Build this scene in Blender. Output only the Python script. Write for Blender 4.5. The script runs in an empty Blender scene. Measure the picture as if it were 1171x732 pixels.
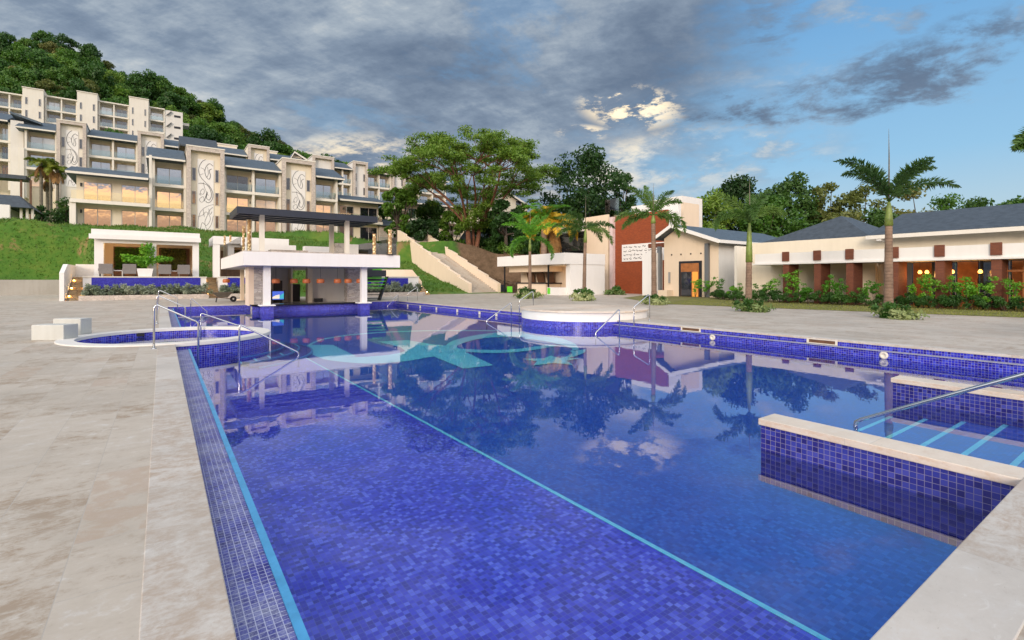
import bpy, bmesh, math, random
from mathutils import Vector, Matrix
from mathutils.geometry import tessellate_polygon
R = math.radians
rng = random.Random(7)
scene = bpy.context.scene
col = scene.collection

# ------------------------------------------------------------------ camera
# world: X runs across the pool, Y along it, deck at z = 0, eye 1.5 m above the deck
H, F, CX, YH = 1.5, 566.0, 585.5, 320.0
YAW = math.atan2(400.5, 566.0)
S, C = math.sin(YAW), math.cos(YAW)
cam = bpy.data.cameras.new("camera"); camo = bpy.data.objects.new("camera", cam); col.objects.link(camo)
camo.location = (0, 0, H); camo.rotation_euler = (R(90), 0, -YAW)
cam.sensor_width = 36; cam.lens = 36 * F / 1171
cam.shift_y = -(366 - YH) / 1171; cam.clip_start = .05; cam.clip_end = 6000
scene.camera = camo
scene.view_settings.view_transform = 'Standard'; scene.view_settings.look = 'None'
scene.view_settings.exposure = 0.62; scene.view_settings.gamma = 1
scene.view_settings.use_curve_mapping = False

def ground(px, py, z=0.0):
    D = (H - z) * F / (py - YH); r = (px - CX) / F * D
    return Vector((D * S + r * C, D * C - r * S, z))
def atD(px, py, D):
    r = (px - CX) / F * D
    return Vector((D * S + r * C, D * C - r * S, H + (YH - py) * D / F))
def onY(px, py, Y):
    r = (px - CX) / F; X = Y * (S + r * C) / (C - r * S); D = Y * C + X * S
    return Vector((X, Y, H + (YH - py) * D / F))
def onX(px, py, X):
    r = (px - CX) / F; Y = X * (C - r * S) / (S + r * C); D = Y * C + X * S
    return Vector((X, Y, H + (YH - py) * D / F))
def topx(x, y):
    D = x * S + y * C; return CX + F * (x * C - y * S) / D if D > .1 else None
def dirpx(px, py):
    return (atD(px, py, 10) - Vector((0, 0, H))).normalized()

# ------------------------------------------------------------------ node helper
class E:
    """a node socket with arithmetic"""
    def __init__(s, nt, sock): s.nt, s.s = nt, sock
    def _m(s, op, *a, clamp=False):
        n = s.nt.nodes.new('ShaderNodeMath'); n.operation = op; n.use_clamp = clamp
        for i, v in enumerate((s,) + a):
            if isinstance(v, E): s.nt.links.new(v.s, n.inputs[i])
            else: n.inputs[i].default_value = v
        return E(s.nt, n.outputs[0])
    def __add__(s, o): return s._m('ADD', o)
    def __sub__(s, o): return s._m('SUBTRACT', o)
    def __mul__(s, o): return s._m('MULTIPLY', o)
    def __truediv__(s, o): return s._m('DIVIDE', o)
    def floor(s): return s._m('FLOOR')
    def fract(s): return s._m('FRACT')
    def lt(s, o): return s._m('LESS_THAN', o)
    def gt(s, o): return s._m('GREATER_THAN', o)
    def mx(s, o): return s._m('MAXIMUM', o)
    def mn(s, o): return s._m('MINIMUM', o)
    def pw(s, o): return s._m('POWER', o)
    def sat(s): return s._m('ADD', 0.0, clamp=True)
    def ss(s, a, b):
        n = s.nt.nodes.new('ShaderNodeMapRange'); n.interpolation_type = 'SMOOTHSTEP'
        s.nt.links.new(s.s, n.inputs[0]); n.inputs[1].default_value = a; n.inputs[2].default_value = b
        return E(s.nt, n.outputs[0])
def comb(nt, x, y, z=0.0):
    n = nt.nodes.new('ShaderNodeCombineXYZ')
    for i, v in enumerate((x, y, z)):
        if isinstance(v, E): nt.links.new(v.s, n.inputs[i])
        else: n.inputs[i].default_value = v
    return E(nt, n.outputs[0])
def sep(e):
    n = e.nt.nodes.new('ShaderNodeSeparateXYZ'); e.nt.links.new(e.s, n.inputs[0])
    return [E(e.nt, o) for o in n.outputs]
def mixc(nt, f, a, b, blend='MIX'):
    n = nt.nodes.new('ShaderNodeMix'); n.data_type = 'RGBA'; n.blend_type = blend
    for i, v in ((0, f), (6, a), (7, b)):
        if isinstance(v, E): nt.links.new(v.s, n.inputs[i])
        elif i == 0: n.inputs[0].default_value = v
        else: n.inputs[i].default_value = (*v, 1)
    return E(nt, n.outputs[2])
def noise(nt, vec, scale, detail=4, rough=.55, dist=0.0, color=False):
    n = nt.nodes.new('ShaderNodeTexNoise')
    if vec is not None: nt.links.new(vec.s, n.inputs['Vector'])
    n.inputs['Scale'].default_value = scale; n.inputs['Detail'].default_value = detail
    n.inputs['Roughness'].default_value = rough; n.inputs['Distortion'].default_value = dist
    return E(nt, n.outputs[1 if color else 0])
def wnoise(nt, vec):
    n = nt.nodes.new('ShaderNodeTexWhiteNoise'); n.noise_dimensions = '3D'
    nt.links.new(vec.s, n.inputs['Vector']); return E(nt, n.outputs[0])
def ramp(nt, f, stops, mode='LINEAR'):
    n = nt.nodes.new('ShaderNodeValToRGB'); nt.links.new(f.s, n.inputs[0]); cr = n.color_ramp; cr.interpolation = mode
    while len(cr.elements) < len(stops): cr.elements.new(.5)
    for e, (p, c) in zip(cr.elements, stops): e.position = p; e.color = (*c, 1)
    return E(nt, n.outputs[0])
def coord(nt, which):
    n = nt.nodes.get('TC') or nt.nodes.new('ShaderNodeTexCoord'); n.name = 'TC'
    return E(nt, n.outputs[which])
def vdot(e, v):
    n = e.nt.nodes.new('ShaderNodeVectorMath'); n.operation = 'DOT_PRODUCT'
    e.nt.links.new(e.s, n.inputs[0]); n.inputs[1].default_value = v
    return E(e.nt, n.outputs['Value'])

# ------------------------------------------------------------------ sky and sun
SUN_EL, SUN_AZ = R(14), math.atan2(-.80, -.60)        # low evening sun behind cloud, behind and left of the camera
world = bpy.data.worlds.new("World"); scene.world = world; world.use_nodes = True
nt = world.node_tree; nt.nodes.clear()
sky = nt.nodes.new('ShaderNodeTexSky'); sky.sky_type = 'NISHITA'; sky.sun_disc = False
sky.sun_elevation = SUN_EL; sky.sun_rotation = SUN_AZ
d = coord(nt, 'Generated'); dx, dy, dz = sep(d)
zz = dz.mx(0.0) + .16
pl = comb(nt, dx / zz, dy / zz, 0.0)
def blob(px, py, deg, soft):
    v = dirpx(px, py); return vdot(d, v).ss(math.cos(R(deg)), math.cos(R(deg * soft)))
def wpl(scale, off, det, rough, dist, stretch=1.0):
    n = nt.nodes.new('ShaderNodeMapping'); nt.links.new(pl.s, n.inputs[0])
    n.inputs['Location'].default_value = off; n.inputs['Rotation'].default_value = (0, 0, R(-24))
    n.inputs['Scale'].default_value = (1, stretch, 1)
    return noise(nt, E(nt, n.outputs[0]), scale, det, rough, dist)
n1 = wpl(.85, (3.1, 1.7, 0), 10, .60, .12, 1.5)
n2 = wpl(2.3, (8.3, 4.1, 2), 9, .64, .15, 1.35)
n4 = wpl(6.5, (2.3, 9.1, 4), 7, .66, .1, 1.3)
n3 = wpl(.42, (1.3, 6.2, 5), 5, .5, .2, 1.5)
fw = dx * S + dy * C; rt = dx * C - dy * S
# directions in front of the camera measured as tangents: tx to the right, ty up
fwp = fw.mx(.08); tx, ty = rt / fwp, dz / fwp
def ell(px, py, wx, wy, tilt=0.0, soft=1.0):
    x0, y0 = (px - CX)/F, (YH - py)/F; ux = tx - x0; uy = (ty - y0) - ux*tilt
    q = (ux/(wx/F))*(ux/(wx/F)) + (uy/(wy/F))*(uy/(wy/F))
    return (q*-1.0 + 1.0).ss(-1.0*soft, 1.0)
sv_ = comb(nt, tx*1.0, (ty - tx*.16)*2.6, 0.0)
w1 = noise(nt, sv_, 2.6, 10, .60, .25); w2 = noise(nt, sv_, 7.0, 9, .66, .2)
# broken grey cloud over most of the view, thinning to evening blue at the right
mass = (tx*-1.0 + (n2 - .5)*.55 + (w2 - .5)*.4 + (ty - .30)*.45).ss(-.60, -.16)
line = tx*tx*.15 + tx*.05 + .285
dl = ty - line + (w1 - .5)*.26 + (w2 - .5)*.14
band1 = ((dl/.052)*(dl/.052)*-1.0 + 1.0).ss(-.9, .9) * tx.ss(.05, .30) * ((w2 - .5)*1.0 + (w1 - .5)*.6 + (n4 - .5)*.5 + .53).ss(.36, .66)
wis = ((w1 - .5)*1.1 + (w2 - .5)*.7 + .5).ss(.50, .70) * ty.ss(.34, .50) * .75
low = ell(800, 185, 150, 34, .10) * ((w2 - .5)*.9 + (w1 - .5)*.8 + .55).ss(.42, .62)
cov = ((mass*((n1 + n2)*.5).ss(.30, .46)).mx(mass*.72)).mx(band1*.96).mx(wis).mx(low*.8).sat()
cov = cov.mx((fw*-1.0).ss(-.25, .1))
dark = ell(800, 45, 120, 55, .1)*.22 + band1*.22 + ell(600, 95, 220, 45, -.1)*.12
shade = (n3 * .60 + n2 * .50 + n1 * .3 + n4 * .22 + (w2 - .5)*.30 + (w1 - .5)*.35 - .42 + low*.15 - dark*.8).ss(.18, .68)
K = 10.0
def cc(r, g, b): return (r * K, g * K, b * K)
cl = ramp(nt, shade, [(0, (.085, .12, .18)), (.38, (.155, .20, .265)), (.70, (.255, .30, .35)), (1, (.43, .45, .45))])
# gaps where the last light comes through
gn = ((n4 - .5)*.9 + (w2 - .5)*1.2 + .5)
gap = (ell(722, 123, 50, 22, -.06) * gn.ss(.47, .60)*1.05).mx(ell(668, 152, 26, 8) * gn.ss(.45, .6)*.8).mx(ell(775, 172, 95, 24, .12) * gn.ss(.42, .70)*.42).mx(ell(690, 208, 110, 22) * gn.ss(.36, .70)*.32).mx(ell(405, 178, 70, 22) * gn.ss(.40, .62)*.55)
cl = mixc(nt, gap.sat(), cl, (.90, .74, .50))
hz = ramp(nt, dz, [(0, (.50, .48, .44)), (.08, (.34, .44, .50)), (.20, (.205, .385, .555)), (.45, (.105, .27, .50)), (1, (.06, .19, .38))])
nish = nt.nodes.new('ShaderNodeVectorMath'); nish.operation = 'SCALE'
nt.links.new(sky.outputs[0], nish.inputs[0]); nish.inputs['Scale'].default_value = .06
clr = mixc(nt, .88, E(nt, nish.outputs[0]), hz)
skyc = mixc(nt, cov, clr, cl)
# sunset side of the sky, behind the camera
back = vdot(d, Vector((-.50, -.85, .14)).normalized()).ss(.35, .98)
glow = ramp(nt, dz + (n2 - .5) * .07, [(0, (.42, .24, .15)), (.07, (.60, .33, .18)), (.10, (.85, .45, .22)), (.120, (2.4, 1.25, .45)), (.138, (2.0, 1.0, .38)), (.152, (.20, .25, .34)), (.40, (.50, .55, .62)), (.7, (1.3, 1.28, 1.28))])
skyc = mixc(nt, back, skyc, glow)
top = dz.ss(.55, .95) * fw.ss(.75, .0)
skyc = mixc(nt, (fw._m('MULTIPLY', -1.0)).ss(-.35, .35) * .8 * dz.ss(.05, .4), skyc, (1.45, 1.42, 1.45))
sc = nt.nodes.new('ShaderNodeVectorMath'); sc.operation = 'SCALE'
nt.links.new(skyc.s, sc.inputs[0]); sc.inputs['Scale'].default_value = K
bg = nt.nodes.new('ShaderNodeBackground'); bg.inputs[1].default_value = .1
nt.links.new(sc.outputs[0], bg.inputs[0])
wo = nt.nodes.new('ShaderNodeOutputWorld'); nt.links.new(bg.outputs[0], wo.inputs[0])

sl = bpy.data.lights.new("sun", 'SUN'); sl.energy = 1.5; sl.angle = R(18); sl.color = (1.0, .84, .68)
so = bpy.data.objects.new("sun", sl); col.objects.link(so); so.location = (-20, -20, 30)
sv = Vector((math.sin(SUN_AZ) * math.cos(SUN_EL), math.cos(SUN_AZ) * math.cos(SUN_EL), math.sin(SUN_EL)))
so.rotation_euler = sv.to_track_quat('Z', 'Y').to_euler()

# ------------------------------------------------------------------ materials
def newmat(name):
    m = bpy.data.materials.new(name); m.use_nodes = True; nt = m.node_tree
    return m, nt, nt.nodes['Principled BSDF']
def setc(nt, b, c):
    if isinstance(c, E): nt.links.new(c.s, b.inputs['Base Color'])
    else: b.inputs['Base Color'].default_value = (*c, 1)
def bump(nt, b, h, strength=.3, dist=.02):
    n = nt.nodes.new('ShaderNodeBump'); nt.links.new(h.s, n.inputs['Height'])
    n.inputs['Strength'].default_value = strength; n.inputs['Distance'].default_value = dist
    nt.links.new(n.outputs[0], b.inputs['Normal'])
def plain(name, c, rough=.6, metal=0.0, var=.12, scale=2.0, bumpk=.0, vc=None):
    m, nt, b = newmat(name); b.inputs['Roughness'].default_value = rough; b.inputs['Metallic'].default_value = metal
    if var > 0:
        f = noise(nt, coord(nt, 'Object'), scale, 6, .65)
        c2 = vc or tuple(x * (1 - var * 1.6) for x in c)
        setc(nt, b, mixc(nt, f.ss(.3, .75), c, c2))
        if bumpk: bump(nt, b, noise(nt, coord(nt, 'Object'), scale * 12, 5, .7), bumpk, .01)
    else: setc(nt, b, c)
    return m
def stucco(name, c, streak=.10):
    m, nt, b = newmat(name); b.inputs['Roughness'].default_value = .85
    o = coord(nt, 'Object'); x, y, z = sep(o)
    f = noise(nt, o, .7, 6, .65); g = noise(nt, comb(nt, x * 3.0, y * 3.0, z * .25), 1.2, 5, .6)
    k = (f * .6 + g * .5).ss(.42, .72)
    setc(nt, b, mixc(nt, k * streak * 2.2, c, tuple(v * .72 * w for v, w in zip(c, (1, .97, .92)))))
    bump(nt, b, noise(nt, o, 26, 4, .6), .12, .01); return m
def tile(name, pal, grout, size=.052, gw=.09, rough=.16, salt=0.0, big=.0):
    m, nt, b = newmat(name); u, v, _ = sep(coord(nt, 'UV'))
    a, c = u / size, v / size
    wn = wnoise(nt, comb(nt, a.floor(), c.floor(), .5))
    patch = noise(nt, comb(nt, u, v), .9, 5, .6)
    clr_ = ramp(nt, (wn * (1 - big) + (patch - .5) * .55 + .5 * big).sat(), [(i / (len(pal) - 1), p) for i, p in enumerate(pal)])
    fa, fc = a.fract(), c.fract()
    g = (fa.lt(gw)).mx(fc.lt(gw))
    clr_ = mixc(nt, g, clr_, grout)
    if salt:
        s_ = noise(nt, comb(nt, u * 1.0, v * .8), 2.6, 8, .75); s2 = noise(nt, comb(nt, u, v), 60, 3, .8)
        clr_ = mixc(nt, ((s_ * .75 + s2 * .45).ss(.50, .78)) * salt, clr_, (.62, .66, .72))
    setc(nt, b, clr_)
    nt.links.new((g * .5 + wn * .12 + rough).s, b.inputs['Roughness'])
    bump(nt, b, (g * -1.0) + wn * .5, .35, .004); return m
def brick(name, c1, c2, mortar, bw=.24, bh=.075):
    m, nt, b = newmat(name); b.inputs['Roughness'].default_value = .75
    n = nt.nodes.new('ShaderNodeTexBrick'); nt.links.new(coord(nt, 'UV').s, n.inputs['Vector'])
    n.inputs['Color1'].default_value = (*c1, 1); n.inputs['Color2'].default_value = (*c2, 1); n.inputs['Mortar'].default_value = (*mortar, 1)
    n.inputs['Scale'].default_value = 1; n.inputs['Brick Width'].default_value = bw; n.inputs['Row Height'].default_value = bh; n.inputs['Mortar Size'].default_value = .006
    f = noise(nt, coord(nt, 'UV'), 1.3, 5, .6)
    setc(nt, b, mixc(nt, f.ss(.3, .7) * .4, E(nt, n.outputs[0]), tuple(x * .6 for x in c1)))
    bump(nt, b, E(nt, n.outputs[1]) * -1.0, .4, .01); return m
def stone(name, pal, mortar, sx=1.6, sy=4.0, k=3.0):
    m, nt, b = newmat(name); b.inputs['Roughness'].default_value = .85
    u, v, _ = sep(coord(nt, 'UV'))
    n = nt.nodes.new('ShaderNodeTexVoronoi'); nt.links.new(comb(nt, u * sx, v * sy).s, n.inputs['Vector']); n.inputs['Scale'].default_value = k
    n.feature = 'F1'; w = E(nt, n.outputs[1]); h = sep(w)[0]
    n2_ = nt.nodes.new('ShaderNodeTexVoronoi'); nt.links.new(comb(nt, u * sx, v * sy).s, n2_.inputs['Vector']); n2_.inputs['Scale'].default_value = k
    n2_.feature = 'DISTANCE_TO_EDGE'; e = E(nt, n2_.outputs[0])
    c = ramp(nt, h, [(i / (len(pal) - 1), p) for i, p in enumerate(pal)])
    c = mixc(nt, noise(nt, comb(nt, u, v), 9, 5, .7) * .45, c, mortar)
    setc(nt, b, mixc(nt, e.lt(.05), c, mortar)); bump(nt, b, e.mn(.2) + noise(nt, comb(nt, u, v), 14, 4) * .2, .7, .03); return m
def leafmat(name, c1, c2, c3=None, trans=.35, hue=.5):
    m, nt, b = newmat(name); b.inputs['Roughness'].default_value = .55
    oi = nt.nodes.new('ShaderNodeObjectInfo'); rnd = E(nt, oi.outputs['Random'])
    o = coord(nt, 'Object')
    f = noise(nt, o, .55, 4, .6); g = noise(nt, o, 3.1, 2, .6)
    c1, c2, c3 = (tuple(1.6*x for x in q) for q in (c1, c2, c3 or c2))
    c = ramp(nt, (f * .55 + g * .35 + rnd * .42 - .16).sat(), [(.25, c1), (.55, c2), (.82, c3 or c2)])
    setc(nt, b, c)
    t = nt.nodes.new('ShaderNodeBsdfTranslucent'); nt.links.new(c.s, t.inputs[0])
    mx = nt.nodes.new('ShaderNodeMixShader'); mx.inputs[0].default_value = trans
    nt.links.new(b.outputs[0], mx.inputs[1]); nt.links.new(t.outputs[0], mx.inputs[2])
    nt.links.new(mx.outputs[0], nt.nodes['Material Output'].inputs[0]); return m
def emit(name, c, s):
    m, nt, b = newmat(name); b.inputs['Emission Color'].default_value = (*c, 1); b.inputs['Emission Strength'].default_value = s
    b.inputs['Base Color'].default_value = (*c, 1); return m
def clearglass(name, tint, refl=.10):
    m, nt, b = newmat(name); nt.nodes.remove(b)
    t = nt.nodes.new('ShaderNodeBsdfTransparent'); t.inputs[0].default_value = (*tint, 1)
    g = nt.nodes.new('ShaderNodeBsdfGlossy'); g.inputs['Roughness'].default_value = .02
    lw = nt.nodes.new('ShaderNodeFresnel'); lw.inputs[0].default_value = 1.45
    mx = nt.nodes.new('ShaderNodeMixShader'); f = E(nt, lw.outputs[0]) + refl
    nt.links.new(f.sat().s, mx.inputs[0]); nt.links.new(t.outputs[0], mx.inputs[1]); nt.links.new(g.outputs[0], mx.inputs[2])
    nt.links.new(mx.outputs[0], nt.nodes['Material Output'].inputs[0]); return m
def mirrorglass(name, dark, refl):
    m, nt, b = newmat(name); b.inputs['Base Color'].default_value = (*dark, 1); b.inputs['Roughness'].default_value = .2
    g = nt.nodes.new('ShaderNodeBsdfGlossy'); g.inputs['Roughness'].default_value = .03
    n = nt.nodes.new('ShaderNodeBump'); nt.links.new(noise(nt, coord(nt, 'Object'), .9, 2).s, n.inputs['Height']); n.inputs['Strength'].default_value = .06; n.inputs['Distance'].default_value = .1
    nt.links.new(n.outputs[0], g.inputs['Normal'])
    mx = nt.nodes.new('ShaderNodeMixShader'); mx.inputs[0].default_value = refl
    nt.links.new(b.outputs[0], mx.inputs[1]); nt.links.new(g.outputs[0], mx.inputs[2])
    nt.links.new(mx.outputs[0], nt.nodes['Material Output'].inputs[0]); return m

M = {}
M['cream'] = stucco('cream_stucco', (.72, .64, .50), .10)
M['white'] = stucco('white_stucco', (.74, .72, .69), .07)
M['offwhite'] = stucco('offwhite_stucco', (.70, .66, .58), .10)
M['pale'] = stucco('pale_stucco', (.66, .64, .60), .12)
M['peach'] = stucco('peach_stucco', (.74, .60, .45), .08)
M['stone_trim'] = stone('limestone_veneer', [(.50, .42, .36), (.62, .54, .47), (.42, .36, .31)], (.38, .34, .30), 1.4, 3.0, 2.2)
M['barstone'] = stone('grey_stone_veneer', [(.42, .37, .33), (.58, .53, .48), (.66, .62, .57), (.34, .30, .28)], (.30, .28, .26), 1.2, 4.5, 2.6)
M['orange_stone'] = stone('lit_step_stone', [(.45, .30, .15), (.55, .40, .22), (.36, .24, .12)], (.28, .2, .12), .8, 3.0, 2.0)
M['slate'] = plain('slate_roof', (.085, .120, .155), .6, 0, .3, 3.0, .3)
M['slate_dark'] = plain('grey_roof', (.062, .080, .100), .65, 0, .3, 3.0, .3)
M['dark'] = plain('dark_metal', (.018, .020, .026), .4, .2, .15)
M['navy'] = plain('dark_blue_fascia', (.020, .027, .045), .4, .0, .15)
M['black'] = plain('black_stone', (.010, .010, .012), .12, 0, .1)
M['steel'] = plain('stainless_steel', (.62, .63, .64), .16, 1.0, .05)
M['brick'] = brick('rust_brick', (.33, .068, .014), (.24, .046, .011), (.16, .045, .02))
M['brickcol'] = brick('brown_brick', (.20, .060, .026), (.14, .040, .019), (.10, .045, .03))
M['glass'] = clearglass('clear_rail_glass', (.86, .93, .92), .07)
M['window'] = mirrorglass('window_glass', (.018, .024, .034), .55)
M['window_dim'] = mirrorglass('dark_window_glass', (.010, .012, .020), .12)
M['curtain'] = mirrorglass('curtained_glass', (.50, .52, .52), .22)
def ringed(name, c, dark):
    m, nt, b = newmat(name); b.inputs['Roughness'].default_value = .85; o = coord(nt, 'Object'); x, y, z = sep(o)
    f = noise(nt, o, 4.0, 6, .7); w = (z*7.5 + f*.5).fract()
    c_ = mixc(nt, f.ss(.35, .7), c, tuple(.62*v for v in c)); c_ = mixc(nt, w.ss(.18, .0)*.75, c_, dark)
    big = noise(nt, comb(nt, 0.0, 0.0, z*.8), 1.2, 4).ss(.45, .6); c_ = mixc(nt, big*.5, c_, tuple(1.35*v for v in c))
    setc(nt, b, c_); bump(nt, b, w.ss(.0, .3) + f*.5, .5, .02); return m
M['frame'] = plain('window_frame', (.42, .40, .37), .5, 0, .05)
M['wood'] = plain('brown_wood', (.16, .075, .035), .55, 0, .3, 4.0)
M['doorwood'] = plain('orange_wood', (.42, .15, .04), .5, 0, .25, 3.0)
M['wicker'] = plain('grey_wicker', (.24, .22, .21), .8, 0, .25, 30.0)
M['cushion'] = plain('white_cushion', (.72, .70, .66), .9, 0, .08)
M['line'] = plain('black_line_paint', (.02, .02, .024), .5, 0, .0)
BL = [(.010, .006, .20), (.018, .013, .33), (.026, .030, .46), (.055, .075, .56)]
M['tile'] = tile('blue_mosaic_wall', BL, (.26, .25, .42), rough=.10)
M['tile_dark'] = tile('dark_blue_mosaic', [(.010, .008, .12), (.018, .016, .19), (.026, .034, .27), (.05, .055, .32)], (.20, .18, .27), size=.052, gw=.085, rough=.06)
M['tile_floor'] = tile('blue_mosaic_floor', [(.017, .008, .34), (.031, .022, .55), (.058, .060, .70), (.17, .21, .88)], (.13, .15, .52), size=.037, gw=.07, rough=.3)
M['tile_deep'] = tile('water_tinted_mosaic_floor', [(.008, .055, .38), (.010, .075, .45), (.016, .10, .52), (.03, .15, .60)], (.05, .14, .48), size=.037, gw=.07, rough=.3)  # same mosaic, with the blue glow of deeper water put into its colour
M['tile_salt'] = tile('salted_blue_mosaic', [(.018, .015, .17), (.03, .03, .26), (.06, .07, .36)], (.36, .38, .56), size=.036, gw=.12, rough=.3, salt=.42)
M['tile_panel'] = tile('blue_mosaic_panel', [(.014, .012, .24), (.02, .02, .32), (.04, .05, .40)], (.05, .05, .34), size=.05, gw=.06, rough=.12)
M['cyan'] = tile('cyan_mosaic', [(.12, .74, .86), (.17, .80, .88), (.26, .84, .90)], (.3, .7, .8), size=.04, gw=.06, rough=.3)
M['tape'] = plain('blue_edge_tile', (.08, .36, .66), .4, 0, .15, 8.0)
M['concrete'] = stucco('stained_concrete', (.36, .34, .30), .22)
# ------------------------------------------------------------------ mesh builder and object helpers
class MB:
    def __init__(s): s.v, s.f, s.sm = [], [], []
    def add(s, vs, fs, smooth=False):
        o = len(s.v); s.v += [tuple(p) for p in vs]; s.f += [tuple(i + o for i in f) for f in fs]; s.sm += [smooth] * len(fs); return s
    def box(s, x0, x1, y0, y1, z0, z1):
        x0, x1 = sorted((x0, x1)); y0, y1 = sorted((y0, y1)); z0, z1 = sorted((z0, z1))
        return s.add([(x0,y0,z0),(x1,y0,z0),(x1,y1,z0),(x0,y1,z0),(x0,y0,z1),(x1,y0,z1),(x1,y1,z1),(x0,y1,z1)],
              [(0,3,2,1),(4,5,6,7),(0,1,5,4),(1,2,6,5),(2,3,7,6),(3,0,4,7)])
    def hexa(s, a, b):
        """prism between two quads (lists of four points)"""
        return s.add(list(a) + list(b), [(3,2,1,0),(4,5,6,7),(0,1,5,4),(1,2,6,5),(2,3,7,6),(3,0,4,7)])
    def obox(s, c, l, w, h, ang):
        ca, sa = math.cos(ang), math.sin(ang); pts = []
        for z in (c[2], c[2] + h):
            for a, b in ((-1,-1),(1,-1),(1,1),(-1,1)):
                u, v = a * l / 2, b * w / 2; pts.append((c[0] + u * ca - v * sa, c[1] + u * sa + v * ca, z))
        return s.hexa(pts[:4], pts[4:])
    def prism(s, pts, z0, z1):
        n = len(pts)
        vs = [(p[0], p[1], z0) for p in pts] + [(p[0], p[1], z1) for p in pts]
        fs = [tuple(reversed(range(n))), tuple(range(n, 2 * n))] + [(i, (i+1) % n, n + (i+1) % n, n + i) for i in range(n)]
        return s.add(vs, fs)
    def prof(s, pts, axis, a0, a1):
        """profile in (y,z) extruded along x, or (x,z) along y"""
        mk = (lambda p, a: (a, p[0], p[1])) if axis == 'x' else (lambda p, a: (p[0], a, p[1]))
        n = len(pts); vs = [mk(p, a0) for p in pts] + [mk(p, a1) for p in pts]
        return s.add(vs, [tuple(range(n)), tuple(reversed(range(n, 2 * n)))] + [(i, n + i, n + (i+1) % n, (i+1) % n) for i in range(n)])
    def tube(s, pts, r, n=8, cap=True):
        pts = [Vector(p) for p in pts]; rs = r if isinstance(r, (list, tuple)) else [r] * len(pts)
        vs, fs = [], []; up = None
        for i, p in enumerate(pts):
            t = (pts[min(i+1, len(pts)-1)] - pts[max(i-1, 0)])
            t = t.normalized() if t.length > 1e-9 else Vector((0,0,1))
            if up is None: up = t.orthogonal().normalized()
            else:
                up = up - t * up.dot(t); up = up.normalized() if up.length > 1e-6 else t.orthogonal().normalized()
            w = t.cross(up)
            for k in range(n):
                a = 2 * math.pi * k / n; vs.append(p + (up * math.cos(a) + w * math.sin(a)) * rs[i])
        for i in range(len(pts) - 1):
            for k in range(n): fs.append((i*n+k, i*n+(k+1) % n, (i+1)*n+(k+1) % n, (i+1)*n+k))
        s.add(vs, fs, True)
        if cap:
            o = len(s.v) - len(vs); s.f.append(tuple(o + k for k in reversed(range(n)))); s.f.append(tuple(o + (len(pts)-1)*n + k for k in range(n))); s.sm += [False, False]
        return s
    def lathe(s, c, prof_, n=24, a0=0.0, a1=2*math.pi, smooth=True):
        full = abs(a1 - a0 - 2*math.pi) < 1e-6; m = n if full else n + 1; vs, fs = [], []
        for (r, z) in prof_:
            for k in range(m):
                a = a0 + (a1 - a0) * k / n; vs.append((c[0] + r*math.cos(a), c[1] + r*math.sin(a), c[2] + z))
        for i in range(len(prof_) - 1):
            for k in range(n): fs.append((i*m+k, i*m+(k+1) % m, (i+1)*m+(k+1) % m, (i+1)*m+k))
        return s.add(vs, fs, smooth)
    def poly(s, loops, z):
        loops = [[Vector((p[0], p[1], 0)) for p in l] for l in loops]
        flat = [p for l in loops for p in l]; tri = tessellate_polygon(loops)
        fs = []
        for t in tri:
            a, b, c = (flat[i] for i in t)
            fs.append(t if (b - a).cross(c - a).z > 0 else (t[0], t[2], t[1]))
        return s.add([(p.x, p.y, z) for p in flat], fs)
    def quad(s, *p): return s.add(p, [tuple(range(len(p)))])
    def build(s, name, m, parent=None, origin=None, bevel=0.0):
        return mk(name, s.v, s.f, m, parent, origin, s.sm, bevel)

ORG = {}
def mk(name, v, f, m, parent=None, origin=None, sm=None, bevel=0.0):
    me = bpy.data.meshes.new(name)
    if parent is not None: o_ = ORG[parent]
    elif origin is not None: o_ = Vector(origin)
    else:
        lo = [min(p[i] for p in v) for i in range(3)]; hi = [max(p[i] for p in v) for i in range(3)]
        o_ = Vector(((lo[0]+hi[0])/2, (lo[1]+hi[1])/2, lo[2]))
    me.from_pydata([(p[0]-o_.x, p[1]-o_.y, p[2]-o_.z) for p in v], [], f)
    if sm and any(sm): me.polygons.foreach_set('use_smooth', sm)
    uv = me.uv_layers.new(name='UV'); vals = [0.0] * (2 * len(me.loops))
    for p in me.polygons:
        n = p.normal; ax = max(range(3), key=lambda i: abs(n[i]))
        for li in p.loop_indices:
            q = v[me.loops[li].vertex_index]
            a, b = ((q[1], q[2]), (q[0], q[2]), (q[0], q[1]))[ax]
            vals[2*li] = a; vals[2*li+1] = b
    uv.data.foreach_set('uv', vals)
    me.materials.append(M[m] if isinstance(m, str) else m)
    o = bpy.data.objects.new(name, me); col.objects.link(o); ORG[o] = o_
    if parent is None: o.location = o_
    else: o.parent = parent
    if bevel:
        b = o.modifiers.new('bevel', 'BEVEL'); b.width = bevel; b.segments = 2; b.limit_method = 'ANGLE'
    return o
def tag(o, label, cat, group=None):
    o['label'] = label; o['category'] = cat
    if group: o['group'] = group
    return o
def struct(o): o['kind'] = 'structure'; return o
def stuff(o): o['kind'] = 'stuff'; return o
def thing(name, label, cat, loc, group=None):
    o = bpy.data.objects.new(name, None); col.objects.link(o); o.location = loc; o.empty_display_size = .3
    ORG[o] = Vector(loc); return tag(o, label, cat, group)
def dup(root, loc, rot=0.0, sc=1.0, label=None, group=None, szv=None):
    r = root.copy(); col.objects.link(r); r.location = loc; r.rotation_euler = (0, 0, rot)
    r.scale = szv or (sc, sc, sc)
    if label: r['label'] = label
    if group: r['group'] = group
    for ch in list(root.children):
        c = ch.copy(); col.objects.link(c); c.parent = r
        for g in list(ch.children):
            k = g.copy(); col.objects.link(k); k.parent = c
    return r
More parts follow.
